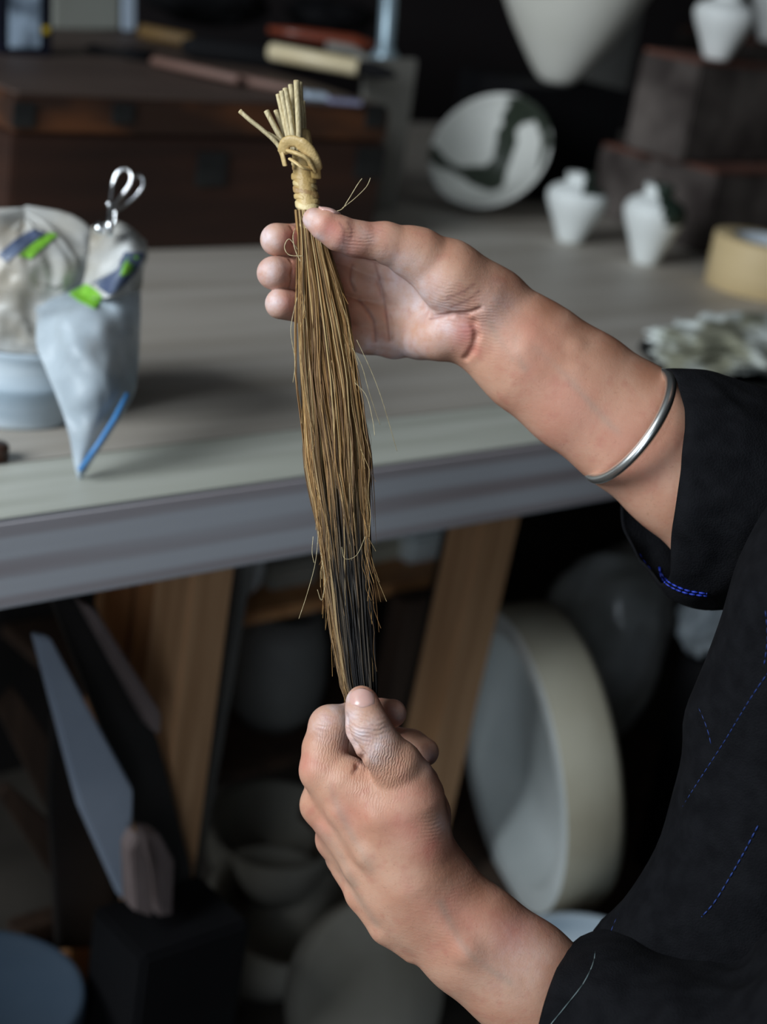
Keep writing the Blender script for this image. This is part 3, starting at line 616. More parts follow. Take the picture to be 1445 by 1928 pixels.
# ------------------------------------------------------------------ tub with bagged clay
bc = on(20, 770, TZ); k = ppm(bc); rtb = 128/k
tb = thing('clay_tub', bc, 'pale blue-grey tub smeared with clay at the left', 'tub')
place_lathe('body', [(0, 0), (rtb*.93, 0), (rtb*.96, .004), (rtb*.99, .03), (rtb*1.01, .032), (rtb*1.01, .038), (rtb*.97, .040), (rtb*.98, .062), (rtb, .064), (rtb*.98, .068), (rtb*.9, .066), (0, .06)], bc, 'bucket', parent=tb, seg=64, wob=.004)
c = bc+Z*.09
crumple('clay_lump', bc+Z*.115-F*0, rtb*.80, rtb*.80, .052, 'clay_lump', 'lump of buff clay inside the plastic bag on the tub', 'clay', .12, seed=1)
bag = thing('plastic_bag', bc+Z*.07, 'cloudy zip bag with green print draped over the clay tub', 'bag')
def bag_me():
    """bag body: closed sheet following silhouette; camera-independent closed surface around the clay"""
    from mathutils import noise
    v = []; f = []; nu = 120; nv = 44
    zb0 = TZ+.070; hh = (pn(100, 400, bc@N)[2]-zb0)
    for j in range(nv+1):
        t = j/nv
        zz = zb0+hh*(1-(1-t)**1.0)*1.0
        rr = rtb*(1.02+.10*sin(t*pi*.9)) if t < .62 else rtb*(1.10*math.sqrt(max(0, 1-((t-.62)/.38)**2.6)))
        for i in range(nu):
            a = 2*pi*i/nu
            q = Vector((cos(a)*2.2, sin(a)*2.2, t*2.6))
            d = noise.fractal(q*1.1, 1.2, 2.0, 3)*.006-abs(noise.noise(q*1.7+Vector((5, 1, 2))))*.010
            ww = min(1, t*6+.3)
            top = hh*.10*noise.noise(q*1.1+Vector((9, 0, 0))) if t > .6 else 0
            v.append((cos(a)*(rr+d*ww), sin(a)*(rr+d*ww), zz-bc[2]+top+d*.5*ww))
    for j in range(nv):
        for i in range(nu):
            i2 = (i+1) % nu; f.append((j*nu+i, j*nu+i2, (j+1)*nu+i2, (j+1)*nu+i))
    return pyd(v, f)
o = link('bag_body', bag_me(), 'poly'); o.parent = bag; o.matrix_basis = bag.matrix_world.inverted() @ Matrix.Translation(Vector(bc))
def sheet(name, rows, material, parent, th=.0008, seg=(14, 14), crinkle=.004, seed=0):
    """crumpled film spanned between rows of 3-d points (bilinear between the rows)"""
    from mathutils import noise
    R = [smoothprof(r, seg[0]) for r in rows]; rows = np.array(R)
    v = []; 
    full = np.array([smoothprof(rows[:, i], seg[1]) for i in range(seg[0])])   # seg0 x seg1 x 3
    for i in range(seg[0]):
        for j in range(seg[1]):
            p = full[i, j]; e = noise.noise(Vector(p*55)+Vector((seed, 0, 0)))*crinkle
            v.append(p-F*e)
    f = [(i*seg[1]+j, (i+1)*seg[1]+j, (i+1)*seg[1]+j+1, i*seg[1]+j+1) for i in range(seg[0]-1) for j in range(seg[1]-1)]
    o = link(name, pyd(v, f), material); md = o.modifiers.new('solid', 'SOLIDIFY'); md.thickness = th
    if parent: o.parent = parent; o.matrix_basis = parent.matrix_world.inverted()
    return o
dB = dep(bc)
d1 = dB-.12
# hanging flap with the blue zip
sheet('hanging_flap', [[P(66, 560, d1+.06), P(150, 530, d1+.06), P(266, 500, d1+.07)], [P(68, 600, d1+.012), P(160, 590, d1-.012), P(264, 560, d1+.028)],
                       [P(70, 650, d1+.0), P(170, 660, d1-.03), P(262, 640, d1+.03)],
                       [P(100, 730, d1-.015), P(185, 730, d1-.03), P(252, 735, d1+.02)],
                       [P(128, 810, d1-.02), P(175, 810, d1-.02), P(218, 800, d1+.01)],
                       [P(140, 870, d1-.015), P(155, 875, d1-.015), P(172, 870, d1)],
                       [P(148, 902, d1-.01), P(151, 903, d1-.01), P(154, 902, d1-.01)]], 'poly3', bag, seg=(40, 50), crinkle=.006)
o = link('zip_strip', tube_me([P(240, 742, d1-.008), P(215, 790, d1-.02), P(186, 835, d1-.024), P(150, 886, d1-.024)], .0022, 8), 'zip_blue'); o.parent = bag; o.matrix_basis = bag.matrix_world.inverted()
# gathered top corner
sheet('folded_corner', [[P(175, 428, d1+.06), P(225, 418, d1+.05), P(272, 452, d1+.05)],
                        [P(170, 460, d1+.05), P(230, 450, d1+.02), P(278, 480, d1+.03)],
                        [P(165, 500, d1+.04), P(225, 505, d1-.0), P(274, 500, d1+.02)],
                        [P(150, 560, d1+.03), P(200, 560, d1-.01), P(262, 545, d1+.02)]], 'poly', bag, seg=(26, 26), crinkle=.010, seed=3)
def bag_bvh():
    bpy.context.view_layer.update(); vs = []; fs = []
    for o in [c for c in bag.children if c.name.split('.')[0] in ('bag_body', 'hanging_flap', 'folded_corner')]:
        k0 = len(vs); mw = bag.matrix_world @ o.matrix_basis
        vs += [mw @ v.co for v in o.data.vertices]; fs += [[i+k0 for i in p.vertices] for p in o.data.polygons]
    return BVHTree.FromPolygons(vs, fs)
BB = bag_bvh()
def label_patch(rows, material, nm):
    """flat print lying on the film: rows of photo points laid onto the bag"""
    R_ = [smoothprof([(x, y, 0) for x, y in r], 14) for r in rows]; full = np.array([smoothprof(np.array(R_)[:, i], 14) for i in range(14)])
    v = []
    for i in range(14):
        for j in range(14):
            d = ray(full[i, j, 0], full[i, j, 1]); h = BB.ray_cast(Vector(CAMP), Vector(d).normalized(), 4)
            v.append((np.array(h[0]) if h[0] is not None else P(full[i, j, 0], full[i, j, 1], d1))-d*.0025)
    f = [(i*14+j, (i+1)*14+j, (i+1)*14+j+1, i*14+j+1) for i in range(13) for j in range(13)]
    o = link(nm, pyd(v, f), material); o.modifiers.new('s', 'SOLIDIFY').thickness = .0008; o.parent = bag; o.matrix_basis = bag.matrix_world.inverted()
label_patch([[(130, 553), (163, 535)], [(150, 568), (180, 545)], [(180, 582), (193, 560)]], 'label_green', 'green_print')
label_patch([[(170, 532), (205, 556)], [(205, 515), (225, 545)], [(225, 492), (255, 515)], [(234, 474), (274, 476)]], 'label_navy', 'navy_print')
label_patch([[(226, 520), (240, 518)], [(232, 500), (254, 503)], [(240, 481), (262, 483)]], 'label_green', 'green_print')
label_patch([[(-5, 480), (12, 494)], [(32, 448), (48, 466)], [(66, 430), (86, 438)]], 'label_navy', 'navy_print')
label_patch([[(36, 482), (58, 487)], [(60, 460), (78, 468)], [(96, 436), (108, 442)]], 'label_green', 'green_print')
# wire clip
wc = thing('wire_clip', P(212, 440, d1+.01), 'bright looped wire clip pinching the top of the bag', 'clip')
dw = d1+.02
def wloop(pts, r, nm):
    o = link(nm, tube_me(smoothprof([P(x, y, dw+z) for x, y, z in pts], 40), r, 8), 'wire'); o.parent = wc; o.matrix_basis = wc.matrix_world.inverted()
wloop([(202, 445, -.012), (206, 400, -.006), (212, 350, 0), (222, 324, 0), (238, 318, 0), (248, 330, 0), (244, 348, 0), (226, 372, 0), (210, 392, -.004), (203, 380, -.006)], .0014, 'loop')
wloop([(206, 445, -.010), (212, 392, .0), (236, 362, .004), (250, 336, .006), (264, 330, .008), (270, 346, .01), (258, 366, .012), (232, 388, .012), (218, 398, .01), (216, 425, .01)], .0014, 'loop')
o = link('jaw', tube_me([P(186, 440, dw-.012), P(188, 420, dw-.012)], .0045, 10), 'wire'); o.parent = wc; o.matrix_basis = wc.matrix_world.inverted()
o = link('jaw', tube_me([P(205, 444, dw-.014), P(208, 405, dw-.014)], .0032, 10), 'wire'); o.parent = wc; o.matrix_basis = wc.matrix_world.inverted()

#@@HANDS@@
# ------------------------------------------------------------------ the person: implicit-surface body
D0 = 900.0                                   # millimetres to the plane of the lower hand
def Q(x, y, dz):                             # photo point + depth offset -> camera-frame millimetres
    d = D0+dz; return np.array([(x-722.5)/FPX*d, (y-964)/FPX*d, d])
def toW(q):
    q = np.asarray(q)/1000.0
    return CAMP + q[..., 0:1]*RR - q[..., 1:2]*UU + q[..., 2:3]*F
def PW(x, y, dz): return toW(Q(x, y, dz))
class Grid:
    def __init__(s, lo, hi, h):
        s.lo = np.array(lo, float); s.h = h; s.n = np.ceil((np.array(hi)-s.lo)/h).astype(int)+1
        s.ax = [np.arange(s.n[i], dtype=np.float32)*h+s.lo[i] for i in range(3)]
        s.F = np.full(s.n, 15.0, np.float32)
    def new(s): return np.full(s.n, 15.0, np.float32)
    def sub(s, lo, hi):
        a = np.clip(((lo-s.lo)/s.h).astype(int)-1, 0, s.n); b = np.clip(((hi-s.lo)/s.h).astype(int)+2, 0, s.n)
        sl = tuple(slice(a[i], b[i]) for i in range(3))
        if any(b[i]-a[i] < 1 for i in range(3)): return None, None
        return sl, (s.ax[0][sl[0]][:, None, None], s.ax[1][sl[1]][None, :, None], s.ax[2][sl[2]][None, None, :])
    def cap(s, Fd, a, b, ra, rb, k=2.0, flat=1.0, sub=False):
        m = max(ra, rb)+k*1.5+5
        sl, g = s.sub(np.minimum(a, b)-m, np.maximum(a, b)+m)
        if sl is None: return
        X, Y, Zz = g[0]-a[0], g[1]-a[1], (g[2]-a[2])/flat
        e = (b-a)*np.array([1, 1, 1/flat]); L = e@e+1e-9
        t = np.clip((X*e[0]+Y*e[1]+Zz*e[2])/L, 0, 1)
        d = np.sqrt((X-t*e[0])**2+(Y-t*e[1])**2+(Zz-t*e[2])**2)-(ra+(rb-ra)*t)
        if flat < 1: d = d*(0.5+0.5*flat)
        f = Fd[sl]
        if sub:
            d = -d; h = np.maximum(k-np.abs(f-d), 0)/k; Fd[sl] = np.maximum(f, d)+h*h*k*0.25
        else:
            h = np.maximum(k-np.abs(f-d), 0)/k; Fd[sl] = np.minimum(f, d)-h*h*k*0.25
    def chain(s, Fd, pts, k=2.5, flat=1.0):
        q = [Q(p[0], p[1], p[2]) for p in pts]; r = [p[3]*(D0+p[2])/FPX for p in pts]
        for i in range(len(q)-1): s.cap(Fd, q[i], q[i+1], r[i], r[i+1], k, flat)
    def merge(s, G, base, k0=0.6, k1=6.0, sg=9.0):
        b = Q(*base)
        X = s.ax[0][:, None, None]-b[0]; Y = s.ax[1][None, :, None]-b[1]; Zz = s.ax[2][None, None, :]-b[2]
        k = (k0+k1*np.exp(-(X*X+Y*Y+Zz*Zz)/(2*sg*sg))).astype(np.float32)
        h = np.maximum(k-np.abs(s.F-G), 0)/k; s.F = np.minimum(s.F, G)-h*h*k*0.25
    def mesh(s, it=1):
        Fd = s.F; ins = Fd < 0; n = s.n
        corners = [(i, j, k) for i in (0, 1) for j in (0, 1) for k in (0, 1)]
        cnt = np.zeros(n-1, np.int8)
        for c in corners: cnt += ins[c[0]:n[0]-1+c[0], c[1]:n[1]-1+c[1], c[2]:n[2]-1+c[2]]
        act = (cnt > 0) & (cnt < 8); idx = np.argwhere(act); vid = np.full(n-1, -1, np.int64); vid[act] = np.arange(len(idx))
        acc = np.zeros((len(idx), 3)); num = np.zeros(len(idx))
        for a in corners:
            for ax in range(3):
                if a[ax]: continue
                b = list(a); b[ax] = 1
                fa = Fd[idx[:, 0]+a[0], idx[:, 1]+a[1], idx[:, 2]+a[2]]; fb = Fd[idx[:, 0]+b[0], idx[:, 1]+b[1], idx[:, 2]+b[2]]
                m = (fa < 0) != (fb < 0); t = np.where(m, fa/(fa-fb+1e-12), 0)
                p = np.array(a, float)[None, :]+np.zeros((len(idx), 3)); p[:, ax] += t
                acc[m] += p[m]; num[m] += 1
        V = s.lo+(idx+acc/num[:, None])*s.h
        faces = []
        for ax in range(3):
            o = [0, 0, 0]; o[ax] = 1
            A = ins[:n[0]-o[0], :n[1]-o[1], :n[2]-o[2]]; B = ins[o[0]:, o[1]:, o[2]:]
            e = np.argwhere(A != B); u, w = [(1, 2), (2, 0), (0, 1)][ax]
            ok = (e[:, u] > 0) & (e[:, w] > 0) & (e[:, u] < n[u]-1) & (e[:, w] < n[w]-1) & (e[:, ax] < n[ax]-1); e = e[ok]
            inA = A[e[:, 0], e[:, 1], e[:, 2]]
            def vv(du, dw):
                q = e.copy(); q[:, u] -= du; q[:, w] -= dw; return vid[q[:, 0], q[:, 1], q[:, 2]]
            q = np.stack([vv(1, 1), vv(0, 1), vv(0, 0), vv(1, 0)], 1); q[~inA] = q[~inA][:, ::-1]; faces.append(q)
        Fa = np.concatenate(faces); Fa = Fa[(Fa >= 0).all(1)]
        for _ in range(it):
            S = np.zeros_like(V); c = np.zeros(len(V))
            for i in range(4):
                np.add.at(S, Fa[:, i], V[Fa[:, (i+1) % 4]]); np.add.at(c, Fa[:, i], 1)
                np.add.at(S, Fa[:, (i+1) % 4], V[Fa[:, i]]); np.add.at(c, Fa[:, (i+1) % 4], 1)
            V = V*0.5+0.5*S/np.maximum(c, 1)[:, None]
        # faces wind so that normals point out (y is down in this frame)
        return V, Fa[:, ::-1]
def bounds(pts, pad):
    q = np.array([Q(*p[:3]) for p in pts]); return q.min(0)-pad, q.max(0)+pad
HV = 0.85
# ---- upper (right) hand: palm towards us, thumb in front of the brush, fingers behind it
UH = dict(
 index=[(521, 451, 38, 31), (562, 455, 50, 32), (625, 470, 64, 33), (690, 490, 72, 36), (748, 508, 74, 40)],
 middle=[(515, 514, 36, 31.5), (560, 517, 50, 32), (632, 525, 66, 33), (690, 540, 75, 35), (748, 555, 77, 38)],
 ring=[(528, 572, 38, 29), (572, 578, 50, 30), (640, 588, 66, 31), (690, 600, 74, 33), (742, 606, 77, 36)],
 little=[(606, 624, 58, 22), (640, 629, 66, 25), (690, 638, 72, 28), (742, 644, 74, 30)],
 thumb=[(592, 413, 21, 22), (612, 424, 20, 28), (638, 439, 22, 32), (672, 450, 26, 33), (725, 457, 31, 38), (790, 478, 37, 46)])
g = Grid(*bounds([(485, 390, 0), (1560, 1180, 120), (485, 390, 120)], 0), HV)
lo, hi = bounds([(482, 380, 15), (1480, 1150, 95)], 0); lo = lo-4; hi = hi+4; lo[2] = D0-8; hi[2] = D0+106
g = Grid(lo, hi, HV)
# palm
for a, b in (((742, 508, 75, 38), (895, 560, 60, 56)), ((748, 550, 78, 38), (900, 590, 60, 58)), ((740, 600, 78, 34), (895, 612, 60, 54)), ((742, 642, 75, 29), (880, 632, 58, 48))):
    g.chain(g.F, [a, b], 7)
g.chain(g.F, [(785, 482, 40, 45), (850, 530, 42, 58), (905, 570, 48, 62)], 6)      # ball of the thumb
g.chain(g.F, [(790, 642, 64, 32), (832, 632, 54, 43), (866, 620, 50, 46)], 6)      # heel of the hand
# wrist and forearm
g.chain(g.F, [(905, 592, 54, 84), (948, 628, 56, 91), (1003, 672, 56, 104), (1090, 735, 58, 112), (1185, 802, 60, 118), (1290, 880, 64, 127), (1390, 965, 70, 132), (1500, 1060, 80, 135)], 8, flat=0.72)
g.chain(g.F, [(900, 548, 52, 36), (1000, 614, 50, 34), (1120, 690, 53, 38), (1240, 780, 58, 40), (1340, 860, 64, 40)], 6)
g.chain(g.F, [(765, 470, 38, 38), (850, 502, 45, 42), (940, 552, 52, 42)], 9)
# joint swellings and tendons
for p in UH: 
    G = g.new(); g.chain(G, UH[p], 3.0); b = UH[p][-1][:3]
    g.merge(G, b, 0.7, 7.0 if p != 'thumb' else 9.0, 10.0 if p != 'thumb' else 13.0)
def ridge(g, pts, r, k=3):
    n_ = len(pts); q = [(x, y, z+(7 if i in (0, n_-1) else 3.2), r*(.45 if i in (0, n_-1) else 1)) for i, (x, y, z) in enumerate(pts)]; g.chain(g.F, q, k+3)
ridge(g, [(940, 590, 39), (1000, 640, 36), (1080, 700, 37), (1150, 760, 38)], 8, 7)
ridge(g, [(925, 612, 37), (985, 665, 35), (1060, 730, 38)], 8, 7)
ridge(g, [(985, 600, 38), (1080, 660, 38), (1170, 740, 40)], 8, 6)
CRE = []
def crease(g, pts, r=0.5, k=1.6, depth=None):
    for a, b in zip(pts[:-1], pts[1:]):
        g.cap(g.F, Q(*a), Q(*b), r, r, k, sub=True)
    CRE.append([Q(*p) for p in pts])
def surf_crease(g, pts, r=0.6, k=1.8, sink=0.0):
    """crease whose depth is found on the surface facing the camera"""
    out = []
    for x, y in pts:
        for dz in np.arange(-60, 95, 0.8):
            q = Q(x, y, dz); i = np.round((q-g.lo)/g.h).astype(int)
            if (i < 0).any() or (i >= g.n).any(): continue
            if g.F[i[0], i[1], i[2]] < 0: out.append((x, y, dz+sink)); break
    if len(out) > 1: crease(g, out, r, k)
surf_crease(g, [(705, 490), (716, 530), (722, 560), (732, 600), (736, 640)], .9, 2.4)
surf_crease(g, [(664, 500), (662, 530), (668, 548)], .7, 2)
surf_crease(g, [(676, 565), (690, 580), (704, 605), (708, 640)], .7, 2)
surf_crease(g, [(868, 596), (893, 608), (899, 632), (890, 660), (878, 674)], .7, 3.4)
surf_crease(g, [(812, 598), (850, 590), (880, 590), (905, 580)], .6, 2.2)
for a in ((548, 425, 548, 482), (546, 488, 546, 544), (556, 548, 556, 600)):
    surf_crease(g, [(a[0], a[1]), (a[0]+3, (a[1]+a[3])/2), (a[2], a[3])], .35, 1.6)
VU, FU = g.mesh(1)
#print('upper', len(VU), g.n)
# ---- lower (left) hand: back of the hand towards us, thumb up, fingers curled behind the brush
lo, hi = bounds([(555, 1270, -45), (1460, 2230, 75)], 0); lo -= 4; hi += 4; lo[2] = D0-52; hi[2] = D0+88
g = Grid(lo, hi, HV)
for a, b in (((610, 1450, 5, 45), (765, 1660, 4, 70)), ((606, 1515, 16, 39), (748, 1676, 10, 66)), ((633, 1580, 25, 37), (738, 1690, 18, 60)), ((650, 1614, 33, 34), (728, 1702, 24, 54))):
    g.chain(g.F, [a, b], 7)
g.chain(g.F, [(655, 1470, 0, 46), (735, 1530, -3, 62), (780, 1640, 4, 80)], 7)
g.chain(g.F, [(748, 1440, -12, 46), (772, 1505, -6, 60), (778, 1565, 0, 66), (790, 1640, 6, 76)], 7)
g.chain(g.F, [(790, 1475, 10, 38), (806, 1530, 12, 38), (800, 1590, 14, 42)], 6)
g.chain(g.F, [(700, 1520, 24, 80), (740, 1600, 22, 90)], 8, flat=.8)
g.chain(g.F, [(774, 1659, 9, 96), (802, 1690, 9, 98), (894, 1772, 10, 101), (980, 1838, 12, 106), (1090, 1935, 16, 114), (1220, 2040, 20, 122), (1400, 2180, 24, 128)], 9, flat=0.76)
LH = dict(
 thumb=[(681, 1318, -17, 27), (684, 1332, -18, 32), (693, 1368, -19, 40), (712, 1402, -18, 41), (745, 1440, -14, 47)],
 index=[(739, 1343, 20, 27), (715, 1346, 27, 29), (670, 1352, 27, 31), (622, 1368, 14, 39), (612, 1410, 8, 41), (611, 1450, 5, 45)],
 middle=[(800, 1416, 32, 27), (775, 1403, 38, 28), (715, 1392, 46, 32), (640, 1425, 44, 36), (615, 1470, 28, 38), (607, 1515, 16, 39)],
 ring=[(770, 1480, 46, 26), (715, 1470, 56, 30), (650, 1500, 52, 34), (634, 1580, 26, 36)],
 little=[(760, 1545, 50, 24), (710, 1540, 60, 27), (665, 1560, 54, 30), (652, 1614, 33, 33)])
for p in ('little', 'ring', 'middle', 'index', 'thumb'):
    G = g.new(); g.chain(G, LH[p], 3.5); b = LH[p][-1][:3]
    g.merge(G, b, 0.7, 8.0, 9.5 if p != 'thumb' else 8.5)
# knuckles, tendons, veins on the back of the hand
ridge(g, [(612, 1452, -7), (640, 1530, -9), (690, 1610, -13), (735, 1665, -17)], 7, 6)
ridge(g, [(600, 1500, 6), (622, 1560, 3), (665, 1640, -2), (710, 1695, -6)], 7, 5)
ridge(g, [(700, 1480, -17), (712, 1540, -18), (740, 1600, -20)], 6, 6)
ridge(g, [(762, 1420, -24), (790, 1455, -14), (812, 1490, -8)], 8, 7)
ridge(g, [(640, 1640, 14), (672, 1690, 8), (720, 1755, 2), (770, 1800, 0)], 9, 6)
ridge(g, [(800, 1700, -17), (880, 1790, -15), (960, 1845, -14)], 7, 8)
# web between thumb and index, and folds
surf_crease(g, [(652, 1350), (656, 1380), (668, 1402), (683, 1422), (680, 1434)], 1.3, 2.6)
surf_crease(g, [(680, 1426), (674, 1442), (668, 1455)], .6, 2.5)
VL, FL = g.mesh(1)
#print('lower', len(VL), g.n)
# ---- arms, trunk, neck and head under the clothing
g = Grid(*[np.array(v) for v in ((60, -640, 640), (560, 760, 1260))], 5.0)
def C(pts, k=20, flat=1.0): g.chain(g.F, pts, k, flat)
C([(1500, 1060, 80, 110), (1650, 900, 110, 100), (1800, 560, 130, 100)], 15)
C([(1400, 2180, 24, 112), (1600, 1780, -80, 90), (1740, 760, -120, 90)], 15)
C([(1830, 520, 100, 110), (1790, 560, 20, 150), (1770, 640, -80, 110)], 20)
C([(1790, 680, 20, 170), (1830, 1300, 30, 200), (1830, 1900, 70, 210)], 30, .8)
C([(1770, 480, 10, 130), (1760, 180, -5, 115)], 20)
C([(1770, -60, -5, 250), (1760, 40, -5, 230)], 15); C([(1700, 40, -8, 170), (1620, 140, -10, 110)], 20)
C([(1560, -20, -8, 30), (1500, 30, -10, 42)], 8); C([(1560, 120, -8, 60), (1580, 120, -8, 60)], 10); C([(1580, -90, -30, 50), (1580, -90, 12, 50)], 10)
C([(1780, 0, -80, 40), (1790, 40, -80, 34)], 5); C([(1780, 0, 72, 40), (1790, 40, 72, 34)], 5)
VT, FT = g.mesh(2)
V = np.concatenate([VU, VL, VT]); FA = np.concatenate([FU, FL+len(VU), FT+len(VU)+len(VL)])
me = bpy.data.meshes.new('body'); me.vertices.add(len(V)); me.vertices.foreach_set('co', toW(V).ravel())
me.loops.add(len(FA)*4); me.loops.foreach_set('vertex_index', FA.ravel().astype(np.int32))
me.polygons.add(len(FA)); me.polygons.foreach_set('loop_start', np.arange(0, len(FA)*4, 4, dtype=np.int32))
me.polygons.foreach_set('loop_total', np.full(len(FA), 4, dtype=np.int32)); me.update(calc_edges=True); me.validate()
def field(blobs):
    out = np.zeros(len(V))
    for x, y, r, w in blobs:
        px = V[:, 0]/V[:, 2]*FPX+722.5; py = V[:, 1]/V[:, 2]*FPX+964
        out = np.maximum(out, w*np.exp(-((px-x)**2+(py-y)**2)/(2*r*r)))
    return out
def setattr_(n, a):
    at = me.attributes.new(n, 'FLOAT', 'POINT'); at.data.foreach_set('value', a.astype(np.float32))
setattr_('red', field([(550, 450, 16, .9), (552, 515, 18, .6), (548, 572, 18, .8), (870, 622, 24, .95), (625, 430, 20, .8), (655, 462, 22, .6), (700, 425, 18, .4),
    (708, 1305, 14, .5), (735, 1335, 12, .5), (790, 1500, 26, .5), (770, 1555, 30, .45), (660, 1530, 30, .3), (872, 1720, 60, .35), (960, 1740, 40, .5), (815, 1590, 30, .5),
    (1000, 650, 40, .4), (1060, 780, 60, .35), (1180, 840, 60, .3), (575, 1440, 18, .4), (605, 1560, 18, .4), (885, 655, 15, .6)]))
setattr_('dust', field([(502, 450, 17, 1), (508, 510, 18, 1), (512, 566, 17, .9), (580, 412, 14, 1), (600, 450, 16, .6), (650, 470, 16, .5), (745, 520, 34, .8), (790, 560, 36, .9), (835, 600, 30, .8),
    (700, 660, 26, .8), (760, 668, 30, .9), (690, 450, 20, .35), (810, 630, 26, .5), (630, 475, 20, .4),
    (660, 1352, 16, .9), (672, 1385, 20, 1), (705, 1385, 26, .7), (705, 1410, 20, .8), (612, 1365, 20, .6), (636, 1330, 14, .7), (755, 1350, 16, .6), (815, 1430, 14, .7), (655, 1312, 9, .8), (840, 1550, 14, .5), (930, 580, 30, .4), (980, 1800, 50, .25)]))
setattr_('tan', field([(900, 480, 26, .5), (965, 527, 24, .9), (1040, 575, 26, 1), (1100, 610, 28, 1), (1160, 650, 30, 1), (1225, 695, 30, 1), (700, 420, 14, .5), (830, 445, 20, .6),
    (725, 1465, 28, .45), (850, 1640, 24, .7), (900, 1670, 26, .9), (960, 1705, 26, .9), (1040, 1755, 26, .8), (800, 1470, 24, .4)]))  # real tan plus shade painted along the top edges of both forearms
setattr_('wrx', field([(722, 1448, 30, 1.25), (705, 1480, 28, .8), (620, 1400, 25, .5), (620, 1440, 30, .35)]))
setattr_('wrz', field([(690, 1370, 20, 1.5), (612, 1370, 15, 1.0), (825, 1560, 22, .5), (900, 600, 40, .5), (860, 560, 30, .5), (700, 445, 20, .5), (672, 445, 18, .8), (880, 1720, 90, .15)]))
def lines(pls, w):
    px = V[:, 0]/V[:, 2]*FPX+722.5; py = V[:, 1]/V[:, 2]*FPX+964; d = np.full(len(V), 999.0)
    for pl in pls:
        q = smoothprof([(x, y, 0) for x, y in pl], 14)
        for a, b in zip(q[:-1], q[1:]):
            e = b-a; i = np.flatnonzero((np.abs(px-a[0]) < 30) & (np.abs(py-a[1]) < 30))
            t = np.clip(((px[i]-a[0])*e[0]+(py[i]-a[1])*e[1])/(e[0]**2+e[1]**2+1e-9), 0, 1); d[i] = np.minimum(d[i], np.hypot(px[i]-a[0]-t*e[0], py[i]-a[1]-t*e[1]))
    return np.exp(-(d/w)**2)
setattr_('vein', lines([[(922, 608), (935, 632), (950, 652), (966, 676)], [(972, 636), (970, 655), (980, 680), (988, 694)], [(1010, 655), (1060, 700), (1100, 745), (1150, 800)], [(1080, 720), (1130, 780), (1165, 812)],
    [(598, 1560), (640, 1610), (668, 1668)], [(620, 1480), (650, 1550), (700, 1640)], [(830, 1700), (880, 1790), (960, 1850)], [(640, 1640), (672, 1688), (710, 1740)]], 8.0)*.42)
fold_ = lines([[(705, 492), (716, 530), (724, 565), (734, 640)], [(664, 500), (660, 525), (668, 548)], [(676, 565), (692, 582), (704, 605), (708, 642)], [(655, 478), (690, 488), (712, 496)],
    [(640, 420), (648, 436), (646, 456)], [(655, 418), (662, 432), (661, 448)], [(842, 562), (870, 550), (893, 535)], [(850, 578), (880, 565), (902, 548)], [(812, 600), (850, 592), (882, 592)],
    [(683, 1420), (676, 1438), (668, 1452)]], 2.6)*.55
cr_ = np.full(len(V), 99.0)
near = np.arange(len(VU)+len(VL))
for pl in CRE:
    for a, b in zip(pl[:-1], pl[1:]):
        lo_ = np.minimum(a, b)-4; hi_ = np.maximum(a, b)+4
        i = near[np.all((V[near] > lo_) & (V[near] < hi_), axis=1)]
        if len(i) == 0: continue
        e = b-a; t = np.clip(((V[i]-a)@e)/(e@e+1e-9), 0, 1); d = np.linalg.norm(V[i]-a-t[:, None]*e, axis=1); cr_[i] = np.minimum(cr_[i], d)
setattr_('crease', np.maximum(np.clip(1-(cr_-0.5)/1.0, 0, 1)*0.3, fold_))

per = thing('person', PW(1700, 2100, 20)*[1, 1, 0], 'person in black linen jacket holding the straw brush upright in both hands', 'person')
def own(o, par=None):
    o.parent = par or per; bpy.context.view_layer.update(); o.matrix_basis = (par or per).matrix_world.inverted(); return o
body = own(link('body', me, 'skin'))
bvh = BVHTree.FromPolygons([tuple(x) for x in toW(V[:len(VU)+len(VL)])], [tuple(x) for x in np.concatenate([FU, FL+len(VU)])])
# ---- fingernails: shallow curved plates lying on the skin
def nail(c, ux, uy, nrm, wl, wu, le, label=None):
    """c centre, ux side, uy towards the tip, nrm outward; sizes in metres"""
    nu, nv = 13, 13; v = []; f = []
    for j in range(nv):
        for i in range(nu):
            a = -1+2*i/(nu-1); b = -1+2*j/(nv-1)
            w = wl+(wu-wl)*(b+1)/2; w *= math.sqrt(max(0.0, 1-max(0, abs(b)-.45)**2/.36))
            yy = b*le-(a*a*.16*le if b > .5 else (-(a*a)*.12*le if b < -.5 else 0))
            p = c+ux*(a*w)+uy*yy
            hit = bvh.ray_cast(Vector(p+nrm*.03), Vector(-nrm), .06)
            q = np.array(hit[0]) if hit[0] is not None else p
            v.append(q+nrm*(.00045-.0006*a**4-.0005*max(0, -b)**3))
    for j in range(nv-1):
        for i in range(nu-1): k = j*nu+i; f.append((k, k+1, k+nu+1, k+nu))
    o = own(link('fingernail', pyd(v, f), 'nail')); md = o.modifiers.new('s', 'SOLIDIFY'); md.thickness = .0007; md.offset = -1
    return o
nail(PW(682, 1309, -30), RR, (UU*.98-RR*.05), -F*.93+UU*.36, .0072, .0078, .0064)
nv_ = UU*.86+RR*.45-F*.12; nv_ /= np.linalg.norm(nv_); ty_ = (-RR*.85+UU*.5); ty_ -= nv_*(ty_@nv_); ty_ /= np.linalg.norm(ty_)
nail(PW(615, 408, 21), np.cross(nv_, ty_), ty_, nv_, .0055, .006, .0062)

